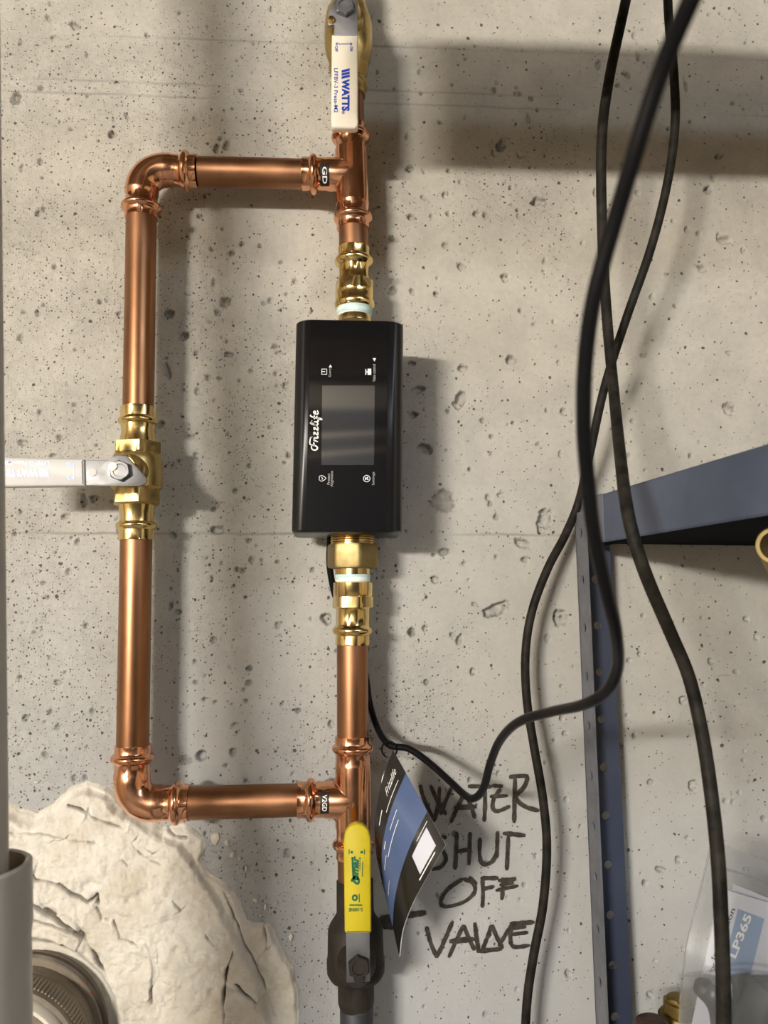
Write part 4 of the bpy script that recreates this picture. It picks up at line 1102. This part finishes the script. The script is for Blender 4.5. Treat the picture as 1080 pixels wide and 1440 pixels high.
# ------------------------------------------------------------------ bag of leaflets on the lower shelf
def loft(rows, n=10):
    mb = MB(); R = [smooth_path([tuple(P(*q)) for q in r], n) for r in rows]
    m = len(R[0])
    C = np.array([smooth_path([R[i][k] for i in range(len(R))], 6) for k in range(m)])
    m2 = C.shape[1]
    mb.add([Vector(C[k][j]) for k in range(m) for j in range(m2)], [(k * m2 + j, k * m2 + j + 1, (k + 1) * m2 + j + 1, (k + 1) * m2 + j) for k in range(m - 1) for j in range(m2 - 1)])
    return mb
def bag():
    yb, yf = -.135, -.175
    t = thing('plastic_bag', P(1060, 1400, yb), 'clear zip plastic bag holding leaflets on the lower shelf', 'bag')
    t.location.z = ZLOW; WPOS[t.name] = Vector(t.location)
    def ydn(px, Y, frac):   # run down to the shelf below the frame
        p = P(px, 1440, Y); return p
    back = loft([[(1002, 1180, yb), (1040, 1196, yb - .004), (1085, 1212, yb), (1135, 1230, yb)], [(985, 1250, yb), (1035, 1270, yb - .004), (1085, 1280, yb), (1140, 1290, yb)], [(966, 1330, yb), (1020, 1335, yb - .003), (1085, 1340, yb), (1145, 1345, yb)],
                 [(957, 1400, yb), (1015, 1400, yb), (1085, 1400, yb), (1148, 1400, yb)], [(955, 1480, yb), (1015, 1480, yb), (1085, 1480, yb), (1150, 1480, yb)], [(958, 1570, yb), (1015, 1570, yb), (1085, 1570, yb), (1150, 1570, yb)]])
    build('back_film', back, 'film', t, smooth=60)
    front = loft([[(962, 1372, yf + .012), (1000, 1366, yf), (1045, 1364, yf - .004), (1090, 1369, yf), (1148, 1376, yf + .012)], [(957, 1410, yf + .012), (1005, 1408, yf - .008), (1050, 1402, yf - .004), (1090, 1410, yf - .008), (1150, 1410, yf + .012)],
                  [(955, 1460, yf + .012), (1005, 1450, yf - .003), (1050, 1455, yf - .009), (1090, 1450, yf - .003), (1152, 1460, yf + .012)], [(955, 1560, yf + .012), (1005, 1560, yf), (1050, 1560, yf), (1090, 1560, yf), (1152, 1560, yf + .012)]])
    build('front_film', front, 'film', t, smooth=60)
    upper = loft([[(1002, 1181, yb - .006), (1040, 1197, yf + .020), (1085, 1213, yf + .018), (1140, 1232, yb - .006)], [(985, 1250, yf + .024), (1035, 1270, yf + .008), (1085, 1280, yf + .008), (1142, 1290, yf + .02)], [(966, 1330, yf + .016), (1020, 1335, yf + .004), (1085, 1340, yf + .002), (1146, 1345, yf + .014)], [(962, 1374, yf + .014), (1000, 1369, yf + .003), (1045, 1367, yf - .001), (1090, 1372, yf + .003), (1148, 1379, yf + .014)]])
    build('upper_film', upper, 'film', t, smooth=60)
    build('zip_strip', MB().tube([P(1000, 1216, yb - .002), P(1040, 1228, yb - .005), P(1085, 1246, yb - .002), P(1140, 1266, yb - .002)], .0011, 8), 'film', t)
    build('bag_edge', MB().tube([Vector(q) for q in smooth_path([tuple(P(*q)) for q in ((1002, 1180, yb), (985, 1250, yb), (966, 1330, yb), (957, 1400, yb), (955, 1480, yb))], 6)], .0009, 6), 'film', t)
    build('pouch_edge', MB().tube([Vector(q) for q in smooth_path([tuple(P(*q)) for q in ((962, 1372, yf + .012), (1000, 1366, yf), (1045, 1364, yf - .004), (1090, 1369, yf), (1148, 1376, yf + .012))], 6)], .0010, 6), 'film', t)
    # leaflets standing inside
    yl = -.150
    def leaflet(pts, Y, label):
        o = build('leaflet', MB().prism(px_poly(pts, Y), FRONT, .0016, .0002), 'paper', smooth=0, loc=P(pts[2][0], pts[2][1], Y))
        return tag(o, label, 'leaflet')
    l1 = leaflet([(1013, 1249), (1140, 1287), (1104, 1520), (968, 1470)], yl, 'white leaflet with blue title block standing in the clear bag')
    leaflet([(1032, 1243), (1150, 1292), (1125, 1520), (1005, 1470)], yl + .006, 'plain white leaflet behind the blue-titled one in the bag')
    y2 = yl - .0003
    blk = build('title_block', MB().prism([P(1038, 1278, y2), P(1075, 1292, y2), P(1052, 1385, y2), P(1014, 1372, y2)], FRONT, .0002), 'paper_blue', l1, smooth=0)
    y3 = yl - .0007
    U = (P(1053, 1282, y3) - P(1028, 1346, y3)).normalized(); V = U.cross(FRONT).normalized(); V = V if V.x < 0 else -V
    S = .61 / FPX
    mb = MB(); text_fit(mb, 'LP365', P(1041, 1316, y3), U, V, 60 * S, 11.5 * S, .03); build('title_print', mb, 'card_white', blk, smooth=0)
    mb = MB(); text_fit(mb, 'Instruction', P(1017, 1313, y3), U, V, 72 * S, 7 * S, .015); text_fit(mb, 'for u', P(1003.5, 1357, y3), U, V, 21 * S, 7 * S, .015)
    build('leaflet_print', mb, 'black_ink', l1, smooth=0)
    # dark rounded tool handle and grey cloth at the bottom of the bag
    c = P(986, 1386, -.166)
    path = [P(983, 1380, -.168), P(990, 1390, -.168), P(1003, 1404, -.167), P(1012, 1425, -.166), P(1017, 1470, -.166)]
    path = [Vector(q) for q in smooth_path([tuple(q) for q in path], 6)]
    n = len(path)
    tag(build('tool_handle', MB().tube(path, [.0040 + .0035 * min(1, i / 4) for i in range(n)], 16), 'dark_plastic', smooth=60, loc=path[-1]), 'dark rounded tool handle inside the clear bag', 'tool')
    mb = MB(); rg = []
    for i in range(10):
        f = i / 9; a = P(1028 + 4 * math.sin(i), 1374 + f * 130, -.158); b = P(1125, 1372 + f * 130, -.158)
        rg.append([a.lerp(b, k / 20) + Vector((0, -.010 * math.sin(math.pi * k / 20) - .004 * math.sin(k * .9 + i * .7), .006 * math.sin(k * .55) * (1 - f))) for k in range(21)] + [b.lerp(a, k / 20) + Vector((0, .002, 0)) for k in range(21)])
    mb.rings(rg)
    tag(build('cloth', mb, 'grey_cloth', smooth=60, loc=P(1070, 1440, -.158)), 'dark grey folded cloth at the bottom of the clear bag', 'cloth')
bag()
# brass fitting and dark cap beside the bag
def brass_fitting():
    Y = -.10
    a = P(947, 1404, Y); t = thing('brass_fitting', P(950, 1450, Y), 'dull brass pipe fitting standing left of the clear bag', 'fitting')
    t.location.z = ZLOW; WPOS[t.name] = Vector(t.location)
    d = Vector((0, 0, -1)); S = .66 / FPX
    build('fitting_body', MB().lathe(P(955, 1402, Y), d, [(0, .0090), (.001, .0106, .8), (.003, .0106, .8), (.0034, .0135, .6), (.012, .0140, .6), (.0135, .0162), (.020, .0164), (.022, .0135), (.030, .0130), (a.z - ZLOW, .0130)], 40, 20), 'brass_cast', t)
    build('fitting_ring', MB().lathe(P(955, 1424, Y), d, [(0, .0150), (.002, .0166), (.005, .0166), (.007, .0150)], 40), 'brass_cast', t)
brass_fitting()
c = P(917, 1440, -.12)
tag(build('pipe_cap', MB().lathe(Vector((c.x, c.y, ZLOW)), Vector((0, 0, 1)), [(0, .0130), (c.z - ZLOW - .004, .0140), (c.z - ZLOW + .002, .0125), (c.z - ZLOW + .0045, .0085), (c.z - ZLOW + .0055, .002)], 32), 'rust', loc=Vector((c.x, c.y, ZLOW))), 'dark rounded cap peeking up beside the brass fitting', 'cap')

# brass hose nozzle hanging under the shelf at the picture's edge
def hook_piece():
    d0 = .50
    c = D(1096, 766, d0); S = d0 / FPX
    t = thing('brass_coupling', c, 'brass coupling with open ring hanging under the shelf beam', 'fitting')
    fwd = (CAM - c).normalized(); ax2 = (fwd + Vector((-.35, 0, -.1))).normalized()
    r = 27 * S
    build('coupling_ring', MB().lathe(c, ax2, [(-.012, r * .80), (-.011, r), (.008, r), (.010, r * .93), (.010, r * .74), (.007, r * .70), (-.010, r * .68), (-.012, r * .80)], 40, cap=False), 'brass_nut', t)
    build('coupling_seal', MB().lathe(c, ax2, [(-.010, r * .66), (-.008, r * .66), (-.008, r * .40), (-.010, r * .40)], 32), 'drain_rubber', t)
    p = [c + Vector((0, .002, -r * .55)), c + Vector((.002, .002, -r * 1.1)), c + Vector((.004, .002, -r * 1.75)), c + Vector((.005, .002, -r * 1.98))]
    build('coupling_tail', MB().tube(p, [r * .85, r * .76, r * .68, r * .50], 20), 'brass_nut', t)
    build('hanger', MB().tube([c + Vector((0, 0, r * .85)), Vector((c.x, c.y, SHELF_Z + .002))], .0016, 8), 'steel_dull', t)
hook_piece()

# ------------------------------------------------------------------ white pipes at the left edge, drain stub
def pvc():
    d0 = .45; c = D(-55, 1221, d0); tp = P(-59, 200, c.y); r = 61 * d0 / FPX; R = 92 * d0 / FPX
    up = Vector(((tp.x - c.x) / (tp.z - c.z), 0, 1)).normalized()
    base = Vector((c.x, c.y, 0))
    t = thing('pvc_pipe', base, 'upright white plastic pipe stepping into a wider hub at the left edge', 'pipe')
    build('riser', MB().lathe(c - up * .05, up, [(0, r), (1.18, r)], 48), 'pvc', t)
    dn = -up
    build('hub', MB().lathe(c, dn, [(.045, r * 1.02), (.020, R * .86), (.001, R * .90), (0, R * .94), (.0015, R), (.036, R), (.042, R * .975), (c.z, R * .96)], 56, cap=False), 'pvc', t)
    build('hub_stain', MB().lathe(c, dn, [(.0449, r * 1.025), (.0200, R * .855), (.0012, R * .895)], 56, cap=False), 'pvc_stain', t)
pvc()
def drain():
    c = P(42, 1450, 0); t = thing('drain_pipe', Vector((c.x, 0, c.z)), 'brown drain pipe stub with ribbed collar poking out of the mortar', 'drain pipe')
    c = Vector((c.x, 0, c.z))
    build('pipe_hub', MB().lathe(c, FRONT, [(-.004, .0705), (.016, .0705), (.0175, .069), (.0175, .064), (.030, .0645), (.0305, .062)], 72), 'drain', t)
    build('rubber_gasket', MB().lathe(c, FRONT, [(.010, .0720), (.013, .0735), (.0155, .0725), (.0165, .0700)], 72, cap=False), 'drain_rubber', t)
    build('collar', MB().lathe(c, FRONT, [(.029, .0625), (.0295, .0640), (.031, .0645), (.060, .0640), (.061, .0625), (.061, .0600)], 72), 'drain', t)
    for k in range(44):
        a = math.radians(-58 + k * 3.0); rad = Vector((math.sin(a), 0, math.cos(a))); tg = Vector((math.cos(a), 0, -math.sin(a)))
        if k == 0:
            rib0 = build('rib', MB().box(c + rad * .0645 + FRONT * .046, tg * .0008, FRONT * .0085, rad * .0010), 'drain', t, smooth=0); a00 = a
        else:
            o = rib0.copy(); COL.objects.link(o); o.parent = t; o.rotation_euler = (0, a - a00, 0)
    build('cap_rim', MB().lathe(c, FRONT, [(.0595, .0560), (.0600, .0600), (.070, .0595), (.0715, .0585), (.0715, .0560), (.066, .0555)], 72, cap=False), 'drain_rim', t)
    build('cap_face', MB().lathe(c, FRONT, [(.060, .0565), (.0668, .0560), (.0668, .030), (.0650, .028), (.0650, .004)], 64), 'drain', t)
    for a in (48, 56):
        a = math.radians(a); rad = Vector((math.sin(a), 0, math.cos(a)))
        build('paint_fleck', MB().lathe(c + rad * .0705 + FRONT * .0165, FRONT, [(0, .0012), (.0008, .0008)], 10), 'red', t)
drain()
